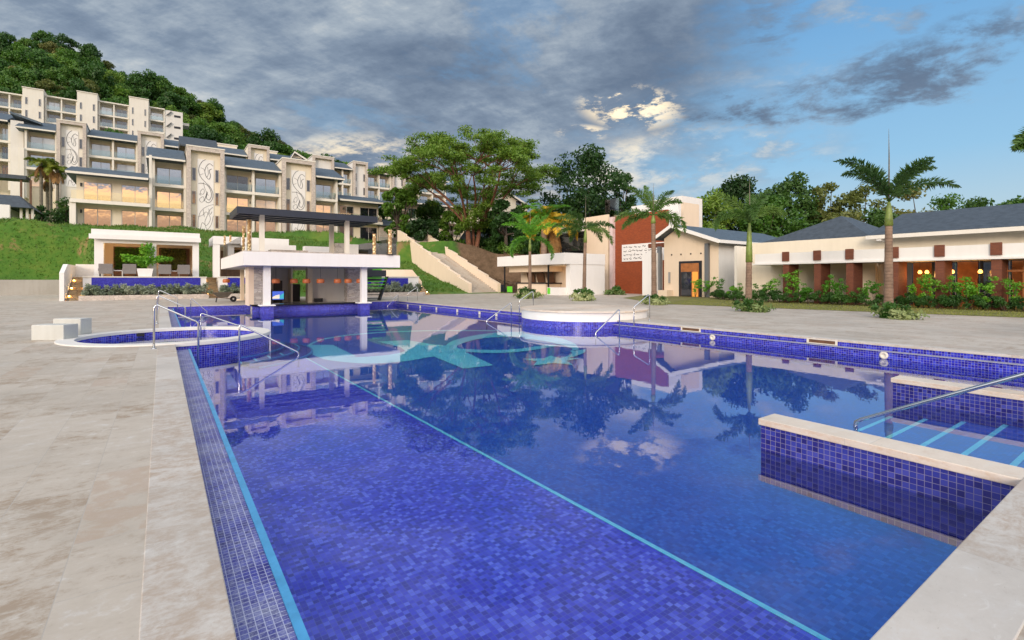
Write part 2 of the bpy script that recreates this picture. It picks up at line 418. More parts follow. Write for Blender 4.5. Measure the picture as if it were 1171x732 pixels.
def bxo(name, m, parent, *b, bevel=0.0): return MB().box(*b).build(name, m, parent, bevel=bevel)
def circ(cx, cy, r, a0=0, a1=360, n=48):
    return [(cx + r*math.cos(R(a0 + (a1-a0)*i/n)), cy + r*math.sin(R(a0 + (a1-a0)*i/n))) for i in range(n + (0 if a1-a0 == 360 else 1))]
def ss(x, a, b):
    t = min(1, max(0, (x - a) / (b - a))); return t*t*(3 - 2*t)
def lerp_tab(x, tab):
    if x <= tab[0][0]: return tab[0][1]
    for (a, b), (c, e) in zip(tab, tab[1:]):
        if x <= c: return b + (e - b) * (x - a) / (c - a)
    return tab[-1][1]

# ------------------------------------------------------------------ terrain: berms, hotel terraces, wooded hill
SKYL = [(-400, 70), (0, 36), (40, 36), (80, 44), (130, 70), (180, 88), (220, 108), (260, 133), (300, 148), (340, 163), (380, 182), (440, 215), (520, 262), (600, 285), (1600, 296)]
def terr(x, y):
    D = x*S + y*C
    k = ss(-x, 4.5, 7.5)
    right = 1 - ss(x, 44, 60)
    y0 = 52*(1-k) + 70*k; y0 = y0*(1 - ss(x, 8, 14)) + 46*ss(x, 8, 14)
    y1 = 74
    h = 7.9 * ss(y, y0 - 1.5, y1) * right if x < 60 else 0
    lin = min(1, max(0, (y - y0) / (y1 - y0)))
    h = .35*h + .65*7.9*lin*right
    h = max(h, 1.3*k*ss(y, 68.0, 68.6))
    if y > 46 and right < 1: h += (1-right) * 2.0 * ss(D, 62, 90)
    h *= 1 - .16*ss(x, 18, 24) - .20*ss(x, 31, 38)
    if D > 66:
        px = topx(x, y); px = max(-600, min(1700, px))
        zc = 1.5 + (320 - lerp_tab(px, SKYL)) / 566 * 262 - 10
        t = min(1, max(0, (D - 76) / 186)); base = 7.9*right*(1 - .16*ss(x, 18, 24) - .20*ss(x, 31, 38)) + 2*(1-right)
        h2 = base + max(0, zc - base) * (.72*t + .28*t*t)
        if D > 262: h2 -= (D - 262) * .25
        h = max(h, h2) if D < 262 else max(0, h2)
    return h
DECK = [(-45, -14), (27.5, -14), (34, -14), (40, 15), (46, 36), (40, 46.5), (33, 46.3), (14.5, 46.3), (14.5, 46.3), (4.8, 46.3), (4.8, 49), (-5.2, 49), (-5.2, 68), (-45, 68)]
def build_terrain():
    th = [-180 + 6*i for i in range(20)] + [-60 + .5*i for i in range(241)] + [66 + 6*i for i in range(20)]
    rho = [0, 10, 20, 30, 38] + [42 + .7*i for i in range(76)] + [96 + 5*i for i in range(42)] + [330, 420, 600, 1000, 2000, 4000]
    vs, fs = [], []
    for r_ in rho:
        for t in th:
            a = YAW + R(t); x, y = r_*math.sin(a), r_*math.cos(a)
            z = terr(x, y) if abs(t) < 75 else 0.0
            if -44 < x < 45 and -13 < y < 45: z = -2.6
            else: z -= .05
            if z > .5: z += (math.sin(x*1.1 + y*.37)*math.sin(y*.83 - x*.2))*.16 + math.sin(x*.41 + 1)*.12
            vs.append((x, y, z))
    n = len(th)
    for i in range(len(rho)-1):
        for k in range(n - 1): fs.append((i*n+k, i*n+k+1, (i+1)*n+k+1, (i+1)*n+k))
    m, nt, b = newmat('hillside_grass'); b.inputs['Roughness'].default_value = .95
    o = coord(nt, 'Object'); x, y, z = sep(o)
    f1 = noise(nt, o, .16, 6, .65); f2 = noise(nt, o, 1.6, 5, .7); f3 = noise(nt, o, .45, 5, .6)
    g = ramp(nt, (f1*.45 + f2*.3 + f3*.3).sat(), [(.36, (.026, .082, .006)), (.50, (.055, .140, .009)), (.63, (.11, .17, .018)), (.75, (.17, .15, .04))])
    dirt = (noise(nt, o, .30, 7, .62, .8)*.8 + f2*.25).ss(.57, .66)
    g = mixc(nt, dirt*.8, g, (.26, .15, .07))
    mul = (x + f1*3.0 - 1.5).ss(31.2, 32.2) * (z.lt(9.0)) ; 
    g = mixc(nt, mul*.95, g, mixc(nt, f2.ss(.3, .7), (.10, .055, .03), (.17, .10, .06)))
    g = mixc(nt, z.ss(11.0, 19.0), g, mixc(nt, f3.ss(.35, .65), (.016, .035, .008), (.035, .055, .012)))
    setc(nt, b, g); bump(nt, b, f2 + noise(nt, o, 9, 4, .7)*.6, .7, .12)
    ob = mk('ground', vs, fs, m, None, (0, 0, 0), [True]*len(fs)); struct(ob)
build_terrain()

# ------------------------------------------------------------------ travertine deck with the pool cut out
PX0, PX1, PY0, PY1 = .244, 13.8, .81, 34.0
WZ = -.33                               # water level
SPA = (.25, 16.2); PLAT = (14.46, 15.25)
def paver(name, c, stain, streakc, bw=.62, bh=.41, mort=(.36, .34, .31), uo=0.0):
    m, nt, b = newmat(name); u, v, _ = sep(coord(nt, 'UV'))
    uv = comb(nt, v, u + uo)
    n = nt.nodes.new('ShaderNodeTexBrick'); nt.links.new(uv.s, n.inputs['Vector'])
    n.inputs['Color1'].default_value = (0, 0, 0, 1); n.inputs['Color2'].default_value = (1, 1, 1, 1); n.inputs['Mortar'].default_value = (.5, .5, .5, 1)
    n.inputs['Scale'].default_value = 1; n.inputs['Brick Width'].default_value = bw; n.inputs['Row Height'].default_value = bh
    n.inputs['Mortar Size'].default_value = .003; n.inputs['Mortar Smooth'].default_value = .3; n.inputs['Bias'].default_value = -.1
    bc = sep(E(nt, n.outputs[0]))[0]; ms = E(nt, n.outputs[1])
    off = bc * 7.0
    st = noise(nt, comb(nt, u*2.6 + off, v*5.2 + off), 2.0, 10, .78, .6)          # travertine veins
    bl = noise(nt, comb(nt, u, v), .45, 6, .6); sp = noise(nt, comb(nt, u, v), 4.6, 9, .74, .3); fn = noise(nt, comb(nt, u, v*1.6), 26, 5, .75)
    k = ((st - .5)*.8 + (bc - .5)*.30 + (sp - .5)*.80 + (fn - .5)*.38 + .47).sat()
    cc_ = ramp(nt, k, [(.22, stain), (.40, c), (.53, tuple(x*1.05 for x in c)), (.70, streakc)])
    cc_ = mixc(nt, (bl.ss(.42, .66))*.55, cc_, tuple(x*y for x, y in zip(c, (.76, .76, .75))))
    cc_ = mixc(nt, sp.ss(.57, .70)*.5, cc_, (.58, .57, .54))
    sm_ = noise(nt, comb(nt, u*1.6, v*3.4), 3.6, 6, .75, 1.0); cc_ = mixc(nt, sm_.ss(.60, .66)*.35, cc_, (.60, .585, .55))                          # lime haze and dried spills
    cc_ = mixc(nt, (bc.gt(.78))*sp.ss(.40, .55)*.5, cc_, (.36, .25, .165))
    pit = noise(nt, comb(nt, u*1.0, v*2.2), 34, 3, .6).gt(.70)
    cc_ = mixc(nt, pit*.45, cc_, (.20, .17, .14))
    cc_ = mixc(nt, ms*.6, cc_, mort)
    setc(nt, b, cc_); nt.links.new((st*.3 + .42).s, b.inputs['Roughness'])
    bump(nt, b, (ms*-1.0) + st*.25 - pit*.5, .25, .006); return m
M['paver'] = paver('travertine_pavers', (.455, .405, .34), (.32, .245, .175), (.51, .475, .43))
M['coping'] = paver('travertine_coping', (.51, .475, .43), (.40, .32, .25), (.55, .53, .50), bw=2.6, bh=1.3, uo=.3)
M['copingwarm'] = paver('cream_coping', (.62, .54, .45), (.56, .42, .30), (.66, .61, .54), bw=1.2, bh=2.0)

ao = math.degrees(math.asin((PX0 - SPA[0]) / 2.35))
hole = [(PX0, PY0), (PX1, PY0), (PX1, PY1), (PX0, PY1)] + circ(SPA[0], SPA[1], 2.33, 90, 270, 40)
struct(MB().poly([DECK, hole], 0.0).build('pool_deck', 'paver', None, (0, 0, 0)))
# coping band round the edge (one strip, a few millimetres proud) with its lip over the water
cp = MB()
cp.box(-.08, PX0 + .012, -3, SPA[1] - 2.33, -.05, .003); cp.box(-.08, PX0 + .012, SPA[1] + 2.33, PY1 + .33, -.05, .003)
cp.box(PX0 + .0125, PX1 + .3, PY0 - .34, PY0 + .012, -.05, .007)
cp.box(PX1 - .012, PX1 + .30, PY0 + .0125, PLAT[1] - 2.52, -.05, .003); cp.box(PX1 - .012, PX1 + .30, PLAT[1] + 2.52, PY1 - .0125, -.05, .003)
cp.box(PX0 + .0125, 4.2, PY1 - .012, PY1 + .33, -.05, .0065); cp.box(11.2, PX1 + .3, PY1 - .012, PY1 + .33, -.05, .0065)
struct(cp.build('pool_coping', 'coping', None, (0, 0, 0), bevel=.006))
# pool basin: tiled walls, stepped ledges, shallow shelf and deep floor
ZS, ZD, XS = WZ - .30, WZ - .345, 3.22
bs = MB()
bs.quad((PX0, PY0, -2), (PX0, SPA[1]-2.33, -2), (PX0, SPA[1]-2.33, -.05), (PX0, PY0, -.05)); bs.quad((PX0, SPA[1]+2.33, -2), (PX0, PY1, -2), (PX0, PY1, -.05), (PX0, SPA[1]+2.33, -.05))
bs.quad((PX1, PY1, -2), (PX1, PY0, -2), (PX1, PY0, -.05), (PX1, PY1, -.05))
bs.quad((PX0, PY1, -2), (PX1, PY1, -2), (PX1, PY1, -.05), (PX0, PY1, -.05))
bs.quad((PX1, PY0, -2), (PX0, PY0, -2), (PX0, PY0, -.05), (PX1, PY0, -.05))
basin = struct(bs.build('pool_basin', 'tile', None, (0, 0, 0)))
rl = MB().box(PX1 - .17, PX1 - .003, PY0 + .003, PY1 - .003, -1.5, -.165).build('side_ledge', 'tile', basin)
MB().box(PX1 - .20, PX1 - .004, PY0 + .004, PY1 - .004, -.163, -.150).build('ledge_nosing', plain('pale_ledge_stone', (.34, .34, .44), .5, 0, .2, 6), basin)
for (a, b_) in ((PY0 + .003, SPA[1] - 2.36), (SPA[1] + 2.36, PY1 - .003)):
    MB().box(PX0 + .003, .500, a, b_, -1.5, -.125).build('overflow_ledge', 'tile_salt', basin)
    MB().box(.5005, .545, a, b_, -1.5, -.118).build('ledge_edge', 'tape', basin)
MB().poly([[(PX0, PY0), (XS, PY0), (XS, PY1), (PX0, PY1)]], ZS).quad((XS, PY0, ZD), (XS, PY1, ZD), (XS, PY1, ZS), (XS, PY0, ZS)).build('shallow_floor', 'tile_floor', basin)
MB().poly([[(XS, PY0), (PX1, PY0), (PX1, PY1), (XS, PY1)]], ZD).build('deep_floor', 'tile_deep', basin)
MB().box(XS - .040, XS + .004, PY0 + .01, SPA[1] - 1.8, ZS + .003, ZS + .006).build('floor_stripe', 'cyan', basin)
# cyan letter-and-ring emblem laid in the floor mosaic
def fl(px, py): p = ground(px, py, ZD); return (p.x, p.y)
lg = MB(); ZL = [ZD + .004]
def band(outer, inner):
    o_ = [fl(*p) for p in outer]; i_ = [fl(*p) for p in inner]; n = len(o_)
    ZL[0] += .0015; vs = [(p[0], p[1], ZL[0]) for p in o_ + i_]; lg.add(vs, [(k, k+1, n+k+1, n+k) for k in range(n-1)])
def fillp(pts):
    ZL[0] += .0015; lg.poly([[fl(*p) for p in pts]], ZL[0])
# thin ring arc along the back, widening to the ribbon that turns over at the right
def spl(pts, n=10):
    out = []
    for i in range(len(pts)-1):
        p0, p1, p2, p3 = pts[max(i-1,0)], pts[i], pts[i+1], pts[min(i+2, len(pts)-1)]
        for k in range(n):
            t = k/n; out.append(tuple(.5*(2*p1[j] + (p2[j]-p0[j])*t + (2*p0[j]-5*p1[j]+4*p2[j]-p3[j])*t*t + (3*p1[j]-p0[j]-3*p2[j]+p3[j])*t**3) for j in range(2)))
    return out + [pts[-1]]
band(spl([(346.5, 400), (358, 391.5), (380, 385.5), (420, 380.8), (470, 378.3), (520, 377.6), (570, 378.0)]), spl([(349, 400), (361, 391.8), (382, 386.4), (421, 381.9), (470, 379.4), (520, 378.7), (570, 378.9)]))
fillp([(346.5, 399.5), (352, 394.5), (381, 394.8), (408, 408), (388, 409), (366, 406), (353, 403)])
band(spl([(360, 404.0), (380, 408.2), (410, 408.6), (440, 406.5), (458, 403.5), (466, 400.5)]), spl([(352, 403), (372, 411.5), (410, 415.8), (440, 415.5), (470, 412.5), (497, 407.5)]))
fillp([(432, 391), (466, 389.3), (500, 395), (497, 408), (470, 411), (464, 402), (458, 397.5)])
fillp([(482, 398), (500, 394.5), (520, 397), (564, 418.2), (530, 422), (498, 409), (489, 403)])
band(spl([(508, 398), (516, 391), (540, 384.5), (570, 380.5), (600, 379.5)]), spl([(524, 399), (524, 395), (545, 388.5), (575, 385.5), (604, 386)]))
band(spl([(500, 396), (530, 399.5), (570, 400.8), (600, 398.5), (625, 394.5)]), spl([(512, 400), (535, 403), (570, 404.2), (605, 401.5), (640, 395.5)]))
band(spl([(600, 381), (625, 384), (645, 388.5), (658, 394), (662, 400)]), spl([(600, 388), (622, 390.5), (640, 394.5), (654, 399), (652, 402.5)]))
band(spl([(670, 400), (668, 404), (658, 408), (646, 411)]), spl([(652, 402.5), (654, 404.5), (648, 408), (642, 410)]))
stpx = [(597.5, 411.2), (622, 410.6), (630, 407.4), (640, 410.4), (664, 410.4), (648, 413.2), (655, 418.2), (634, 415.9), (610, 418.6), (614, 414.0)]
fillp(stpx)
lg.build('floor_emblem', 'cyan', basin)

# water: one calm sheet, clear with fresnel reflection
def watermat(name, tint, sc=1.0):
    m, nt, b = newmat(name); nt.nodes.remove(b)
    t = nt.nodes.new('ShaderNodeBsdfTransparent'); t.inputs[0].default_value = (*tint, 1)
    g = nt.nodes.new('ShaderNodeBsdfGlossy'); g.inputs['Roughness'].default_value = .0; g.inputs['Color'].default_value = (.93, .96, 1, 1)
    o = coord(nt, 'Object'); n = nt.nodes.new('ShaderNodeBump')
    hgt = noise(nt, o, 1.1*sc, 3, .55, .3) + noise(nt, o, 5.5*sc, 3, .5)*.22
    nt.links.new(hgt.s, n.inputs['Height']); n.inputs['Strength'].default_value = .035; n.inputs['Distance'].default_value = .03
    nt.links.new(n.outputs[0], g.inputs['Normal'])
    fr = nt.nodes.new('ShaderNodeFresnel'); fr.inputs[0].default_value = 1.333; nt.links.new(n.outputs[0], fr.inputs['Normal'])
    mx = nt.nodes.new('ShaderNodeMixShader'); nt.links.new((E(nt, fr.outputs[0]).pw(.55)*.70 + .004).sat().s, mx.inputs[0])
    nt.links.new(t.outputs[0], mx.inputs[1]); nt.links.new(g.outputs[0], mx.inputs[2])
    nt.links.new(mx.outputs[0], nt.nodes['Material Output'].inputs[0]); return m
M['water'] = watermat('pool_water', (.86, .92, 1.0)); M['spawater'] = watermat('spa_water', (.80, .92, .98))
bar_fp = [(3.55, 31.2), (11.1, 31.2), (11.1, PY1), (3.55, PY1)]
wl = [(.54, PY0 + .002), (PX1 - .171, PY0 + .002), (PX1 - .171, PY1 - .002), (11.1, PY1 - .002), (11.1, 31.2), (4.16, 31.2), (4.16, PY1 - .002), (.54, PY1 - .002)]
a_ = math.degrees(math.asin(.29 / 2.3))
arc = circ(SPA[0], SPA[1], 2.30, 90 - a_, -90 + a_, 40)
struct(MB().poly([wl + arc], WZ).build('pool_water', 'water', None, (0, 0, 0)))

# lawn strip and its grass
e0, e1 = ground(752, 347.6), ground(1171, 363.5)
dv = (e1 - e0); e1b = e0 + dv * 1.9
lawn = [(e0.x, e0.y), (e1.x, e1.y), (e1b.x, e1b.y), (36.3, e1b.y), (36.3, 16), (39, 23.0), (37.6, 31.5), (31, 28)]
lm, nt, b = newmat('lawn_soil'); o = coord(nt, 'Object')
setc(nt, b, ramp(nt, noise(nt, o, .8, 6, .65), [(.3, (.07, .09, .015)), (.5, (.14, .14, .03)), (.7, (.24, .20, .07))])); b.inputs['Roughness'].default_value = .95
struct(MB().poly([lawn], .010).build('lawn', lm, None, (0, 0, 0)))
gb = MB()
for i in range(9000):
    t = rng.random() * 1.25; w = rng.random()
    p = e0 + dv * t; q = Vector((33.5 + (rng.random()-.5), p.y + 3, 0)); x, y = p.x + (q.x-p.x)*w**1.3, p.y + (q.y-p.y)*w**1.3
    a = rng.random()*6.28; h = rng.uniform(.03, .075); w_ = .014
    gb.add([(x - w_*math.cos(a), y - w_*math.sin(a), .008), (x + w_*math.cos(a), y + w_*math.sin(a), .008), (x + rng.uniform(-.03, .03), y + rng.uniform(-.03, .03), h)], [(0, 1, 2)])
go = gb.build('grass', leafmat('lawn_grass', (.07, .10, .012), (.14, .16, .025), (.24, .21, .06)), None, (0, 0, 0)); stuff(go)
# ------------------------------------------------------------------ pool furniture that is masonry
def divider(x0, x1, y0, y1, label):
    t = thing('divider_wall', label, 'wall', ((x0+x1)/2, (y0+y1)/2, ZD), 'tiled divider walls of the pool steps')
    bxo('tiled_wall', 'tile_dark', t, x0 + .02, x1 - .02, y0, y1 - .02, ZD, -.065)
    bxo('coping', 'copingwarm', t, x0, x1, y0 - .012, y1, -.065, .004, bevel=.008)
divider(5.26, 5.60, PY0 + .013, 2.83, 'tiled blue divider wall with cream coping, the near one')
divider(9.08, 9.44, PY0 + .013, 2.83, 'tiled blue divider wall with cream coping, beyond the sloping handrail')
t = thing('pool_steps', 'submerged entry steps with cyan nosing stripes between two divider walls', 'steps', (7.3, 1.7, ZD))
for i in range(5):
    y1 = PY0 + .42 * (i + 1) - .06; z = WZ - .03 - .058*i
    bxo('step', 'tile_deep', t, 5.585, 9.095, PY0 + .003, y1 + .0, ZD + .002, z)
    bxo('nosing_stripe', 'cyan', t, 5.584, 9.096, y1 - .05, y1 + .003, z - .03, z + .004)

sp = thing('spa_pool', 'round spa pool with white rim cut into the deck', 'spa', (SPA[0], SPA[1], ZD))
MB().lathe((SPA[0], SPA[1], 0), [(2.0, -.05), (2.0, .03), (2.36, .03), (2.36, -.06), (2.0, -.05)], 72, smooth=False).build('rim', 'pale', sp, bevel=.012)
MB().lathe((SPA[0], SPA[1], 0), [(2.335, ZD), (2.335, -.058)], 72).build('outer_wall', 'tile', sp)
MB().lathe((SPA[0], SPA[1], 0), [(2.01, -.052), (2.01, -.75)], 72).build('inner_wall', 'tile', sp)
MB().poly([circ(SPA[0], SPA[1], 2.03)], -.72).build('spa_floor', 'tile_deep', sp)
MB().poly([circ(SPA[0], SPA[1], 2.005)], -.17).build('spa_water', 'spawater', sp)
MB().lathe((SPA[0], SPA[1], 0), [(2.008, -.60), (1.5, -.60), (1.5, -.72)], 72, smooth=False).build('bench', 'tile', sp)
st_ = MB()
for k in range(4):
    a = R(200 + k*22); st_.box(-.03, .03, 0, .01, 0, .01) if False else None
    st_.obox((SPA[0] + 1.75*math.cos(a), SPA[1] + 1.75*math.sin(a), -.598), .5, .05, .004, a)
st_.build('bench_stripe', 'cyan', sp)
bxo('filter_grille', 'dark', sp, SPA[0]-.93, SPA[0]-.66, SPA[1]+1.82, SPA[1]+1.86, -.15, -.06)
ss_ = thing('spa_steps', 'curved submerged steps with cyan nosings beside the round spa', 'steps', (2.6, 15.2, ZD))
for k, (rr, z) in enumerate(((2.75, WZ - .08), (3.15, WZ - .17), (3.5, WZ - .26))):
    MB().poly([circ(SPA[0], SPA[1], rr, -62, 40, 30) + list(reversed(circ(SPA[0], SPA[1], 2.32, -62, 40, 30)))], z).lathe((SPA[0], SPA[1], 0), [(rr, ZD), (rr, z)], 30, R(-62), R(40)).build('step', 'tile', ss_)
    MB().lathe((SPA[0], SPA[1], 0), [(rr - .05, z + .004), (rr + .004, z + .004), (rr + .004, z - .03)], 30, R(-62), R(40), False).build('nosing_stripe', 'tape', ss_)
sb = MB()
for k in range(6):
    x = 1.55 + .36*k; yy = SPA[1] - math.sqrt(max(.1, 3.12**2 - (x - SPA[0])**2)) + .05; sb.box(x - .025, x + .025, yy, yy + .42, WZ - .169, WZ - .164)
sb.build('tread_stripe', 'cyan', ss_)

pf = thing('round_platform', 'round white platform with travertine top projecting into the pool', 'platform', (PLAT[0], PLAT[1], ZD))
MB().lathe((PLAT[0], PLAT[1], 0), [(0, .34), (2.58, .34), (2.60, .33)], 72, smooth=False).build('top_paving', 'copingwarm', pf)
MB().lathe((PLAT[0], PLAT[1], 0), [(2.60, .332), (2.66, .328), (2.66, .27), (2.59, .268)], 72, smooth=False).build('rim', 'copingwarm', pf)
MB().lathe((PLAT[0], PLAT[1], 0), [(2.59, .27), (2.59, -.06)], 72).build('white_band', 'white', pf)
MB().lathe((PLAT[0], PLAT[1], 0), [(2.60, -.06), (2.60, ZD)], 72).build('tiled_wall', 'tile', pf)

def block(cx, cy, w, dp, h, ang, label, hole_=False):
    t = thing('white_block', label, 'block', (cx, cy, 0), None)
    MB().obox((cx, cy, 0), w, dp, h, ang).build('body', M.setdefault('blockplaster', stucco('grey_block_plaster', (.50, .51, .48), .2)), t, bevel=.015)
    if hole_:
        ca, sa = math.cos(ang), math.sin(ang); p = (cx + ca*w*.5, cy + sa*w*.5)
        MB().lathe((0, 0, 0), [(0, .004), (.035, .004), (.045, .0)], 16).build('cup_hole', 'dark', t)
        c = t.children[-1]; c.location = (ca*w*.5, sa*w*.5, h*.62) ; c.rotation_euler = (0, R(90), ang); c.data.transform(Matrix.Identity(4))
        ORG[c] = Vector((0, 0, 0))
b1 = ground(61, 389.5); b2 = ground(74, 385)
block(b1.x, b1.y + .25, .80, .42, .385, -YAW, 'low white plaster block on the deck beside the spa, front')
block(b2.x + .12, b2.y + .35, .74, .36, .46, -YAW, 'low white plaster block with a dark round hole in its side', True)

# handrails
def deckrail(xo, xi, y, label):
    t = thing('handrail', label, 'handrail', (xo, y, 0), 'stainless steel pool handrails')
    s = 1 if xi > xo else -1; zi = -.16
    MB().tube([(xo, y, 0), (xo, y, .86), (xo + s*.02, y, .92), (xo + s*.06, y, .95), (xi - s*.05, y, .56), (xi - s*.01, y, .52), (xi, y, .47), (xi, y, zi - .3)], .021, 10).build('rail', 'steel', t)
    MB().lathe((xo, y, 0), [(.0, .014), (.045, .014), (.05, .001)], 16).build('base_plate', 'steel', t)
def poolrail(xo, xi, y, label):
    t = thing('handrail', label, 'handrail', (xo, y, ZD), 'stainless steel pool handrails')
    s = 1 if xi > xo else -1
    MB().tube([(xo, y, ZD), (xo, y, .42), (xo + s*.012, y, .45), (xo + s*.05, y, .455), (xi - s*.05, y, -.24), (xi - s*.015, y, -.27), (xi, y, -.31), (xi, y, ZD)], .021, 10).build('rail', 'steel', t)
    MB().lathe((xo, y, ZD), [(.0, .014), (.045, .014), (.05, .001)], 16).build('base_plate', 'steel', t)
deckrail(-.14, .68, 13.3, 'steel handrail nearest on the left, from deck to pool in front of spa')
deckrail(-.14, .68, 20.9, 'steel handrail on the left deck just behind the spa')
deckrail(-.14, .68, 31.6, 'steel handrail at the far left corner of the pool, on the deck')
poolrail(1.30, 2.07, 32.4, 'small steel rail standing in the far left corner of the water')
poolrail(.98, 2.70, 17.95, 'steel rail sloping into the water behind the spa rim')
poolrail(1.45, 2.72, 12.85, 'steel rail sloping into the water in front of the spa wall')
poolrail(13.3, 12.55, 32.4, 'steel rail in the water right of the bar column')
deckrail(14.75, 14.0, 32.4, 'steel handrail on the deck right of the bar, before the planted wall')
poolrail(12.8, 11.5, 18.15, 'steel rail sloping into the water left of the round platform')
deckrail(14.4, 13.58, 18.6, 'steel handrail on the deck behind the left side of the round platform')
poolrail(13.0, 11.85, 11.9, 'steel rail sloping into the water right of the round platform')
deckrail(14.6, 13.75, 11.9, 'steel handrail on the deck right of the round platform')
t = thing('handrail', 'long steel handrail sloping down over the cyan striped steps', 'handrail', (7.1, .3, 0), 'stainless steel pool handrails')
MB().tube([(7.1, .42, -.04), (7.1, .42, .80), (7.1, .46, .86), (7.1, .52, .86), (7.1, 2.52, -.24), (7.1, 2.57, -.28), (7.1, 2.58, -.33), (7.1, 2.58, ZD)], .024, 12).build('rail', 'steel', t)

# fittings on the far right side wall
ivory = plain('ivory_plastic', (.66, .62, .52), .4, 0, .05)
def skimmer(y, label):
    t = thing('skimmer', label, 'pool fitting', (PX1 - .01, y, -.15), 'skimmer openings in the right pool wall')
    fr = MB(); x0, x1 = PX1 - .022, PX1 - .001
    fr.box(x0, x1, y-.36, y-.31, -.145, -.02); fr.box(x0, x1, y+.31, y+.36, -.145, -.02); fr.box(x0, x1, y-.31, y+.31, -.04, -.02); fr.box(x0, x1, y-.31, y+.31, -.145, -.125)
    fr.build('frame', ivory, t); bxo('opening', 'wood', t, PX1 - .008, PX1 - .002, y-.31, y+.31, -.125, -.04)
for px, py in ((940, 391), (790, 374)):
    p = onX(px, py, PX1); skimmer(p.y, 'cream framed skimmer opening ' + ('nearer the right edge of the photo' if px > 900 else 'beside the round platform'))
for px, py, l in ((1010, 404.5, 'round white return fitting at the waterline, farthest right'), (814, 387, 'round white return fitting at the waterline near the palm reflection')):
    p = onX(px, py, PX1 - .21)
    o_ = MB().lathe((0, 0, 0), [(0, .012), (.035, .012), (.04, .03), (.085, .025), (.09, 0)], 20).build('return_fitting', ivory, None, (0, 0, 0)); o_.location = (PX1 - .172, p.y, WZ + .085); o_.rotation_euler = (0, R(-90), 0)
    tag(o_, l, 'pool fitting', 'round pool return fittings')
for i, y in enumerate((31.5, 29.5, 27.2, 24.6, 22.2, 20.6)):
    o_ = MB().box(PX1 - .19, PX1 - .174, y - .09, y + .09, -.32, -.17).build('wall_fitting', ivory); tag(o_, 'small cream wall fitting on the far right tiled pool wall', 'pool fitting', 'small cream fittings on the far pool wall')

# ------------------------------------------------------------------ swim-up bar with roof terrace
BX0, BX1, BY0, BY1 = 3.5, 12.2, 29.4, 41.5
bar = thing('swim_up_bar', 'swim-up bar pavilion with white terrace slab and dark roof canopy', 'bar', ((BX0+BX1)/2, 34, 0))
MB().box(BX0, BX1, BY0, BY1, 2.27, 3.0).build('terrace_slab', 'white', bar)
bxo('slab_edge_cap', 'stone_trim', bar, BX0 + .02, BX1 - .02, BY0 + .02, BY1 - .02, 3.0, 3.05)
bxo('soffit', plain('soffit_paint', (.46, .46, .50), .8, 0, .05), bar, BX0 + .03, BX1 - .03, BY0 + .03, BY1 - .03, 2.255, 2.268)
bxo('counter_front', 'tile', bar, 4.15, 10.15, 30.9, 31.19, ZD, .02)
bxo('counter_top', 'black', bar, 4.05, 10.25, 30.72, 31.35, .02, .115, bevel=.01)
bxo('bar_floor', 'pale', bar, 4.15, 11.1, 31.2, 39, -.9, -.62)
for x in (4.72, 10.1):
    bxo('column_plinth', 'tile', bar, x-.29, x+.29, 29.75, 30.33, ZD, .06)
    bxo('column_base', 'white', bar, x-.39, x+.39, 29.65, 30.43, .06, .13, bevel=.015)
    bxo('column', 'white', bar, x-.17, x+.17, 29.87, 30.21, .13, 2.255)
bxo('stone_pier', 'barstone', bar, 4.36, 4.95, 32.0, 33.4, -.6, 2.255); bxo('plaster_pier', 'peach', bar, 4.08, 4.355, 32.0, 33.4, .0, 2.255)
bxo('stone_pier', 'barstone', bar, 9.9, 10.95, 32.6, 33.3, -.6, 2.255)
bxo('back_wall', 'pale', bar, 5.3, 6.95, 36.0, 36.2, -.62, 2.255); bxo('back_wall', 'pale', bar, 8.2, 10.4, 35.0, 35.2, -.62, 2.255); bxo('back_wall', 'cream', bar, 6.95, 7.05, 35.0, 36.0, -.62, 2.255)
bxo('back_wall', 'cream', bar, 7.9, 8.2, 34.6, 35.2, -.62, 2.255)
bxo('service_door', 'dark', bar, 6.05, 6.6, 35.95, 35.995, -.5, 1.45)
MB().box(5.0, 5.02, 32.6, 36.0, -.62, 2.255).build('side_wall', 'cream', bar)
bxo('fridge', 'dark', bar, 7.15, 7.85, 36.6, 37.2, -.6, 1.2); bxo('bottle_shelf', 'dark', bar, 8.4, 8.9, 34.75, 34.99, -.6, .25)
bxo('round_post', 'peach', bar, 4.7, 4.95, 41.0, 41.25, .1, 2.255); MB().lathe((4.82, 41.12, 0), [(0, .1), (.42, .1), (.42, .0)], 20, smooth=False).build('round_base', 'peach', bar)
# roof canopy over the terrace
RX0, RX1, RY0, RY1, RZ0, RZ1 = 3.38, 11.35, 31.0, 34.7, 5.18, 5.56
fa = MB(); fa.box(RX0, RX1, RY0, RY0 + .1, RZ0, RZ1); fa.box(RX0, RX1, RY1 - .1, RY1, RZ0, RZ1); fa.box(RX0, RX0 + .1, RY0 + .1, RY1 - .1, RZ0, RZ1); fa.box(RX1 - .1, RX1, RY0 + .1, RY1 - .1, RZ0, RZ1)
fa.build('canopy_fascia', 'navy', bar)
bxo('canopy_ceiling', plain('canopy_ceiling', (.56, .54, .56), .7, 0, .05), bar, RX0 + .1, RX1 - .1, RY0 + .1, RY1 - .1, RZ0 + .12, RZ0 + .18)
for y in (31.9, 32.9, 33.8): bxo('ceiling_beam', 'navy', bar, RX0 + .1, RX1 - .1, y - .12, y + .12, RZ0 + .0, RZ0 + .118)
for x, y in ((4.75, 31.9), (9.65, 31.9), (9.35, 34.3), (4.4, 34.3)): bxo('canopy_post', 'offwhite', bar, x-.13, x+.13, y-.13, y+.13, 3.05, RZ0 + .12)
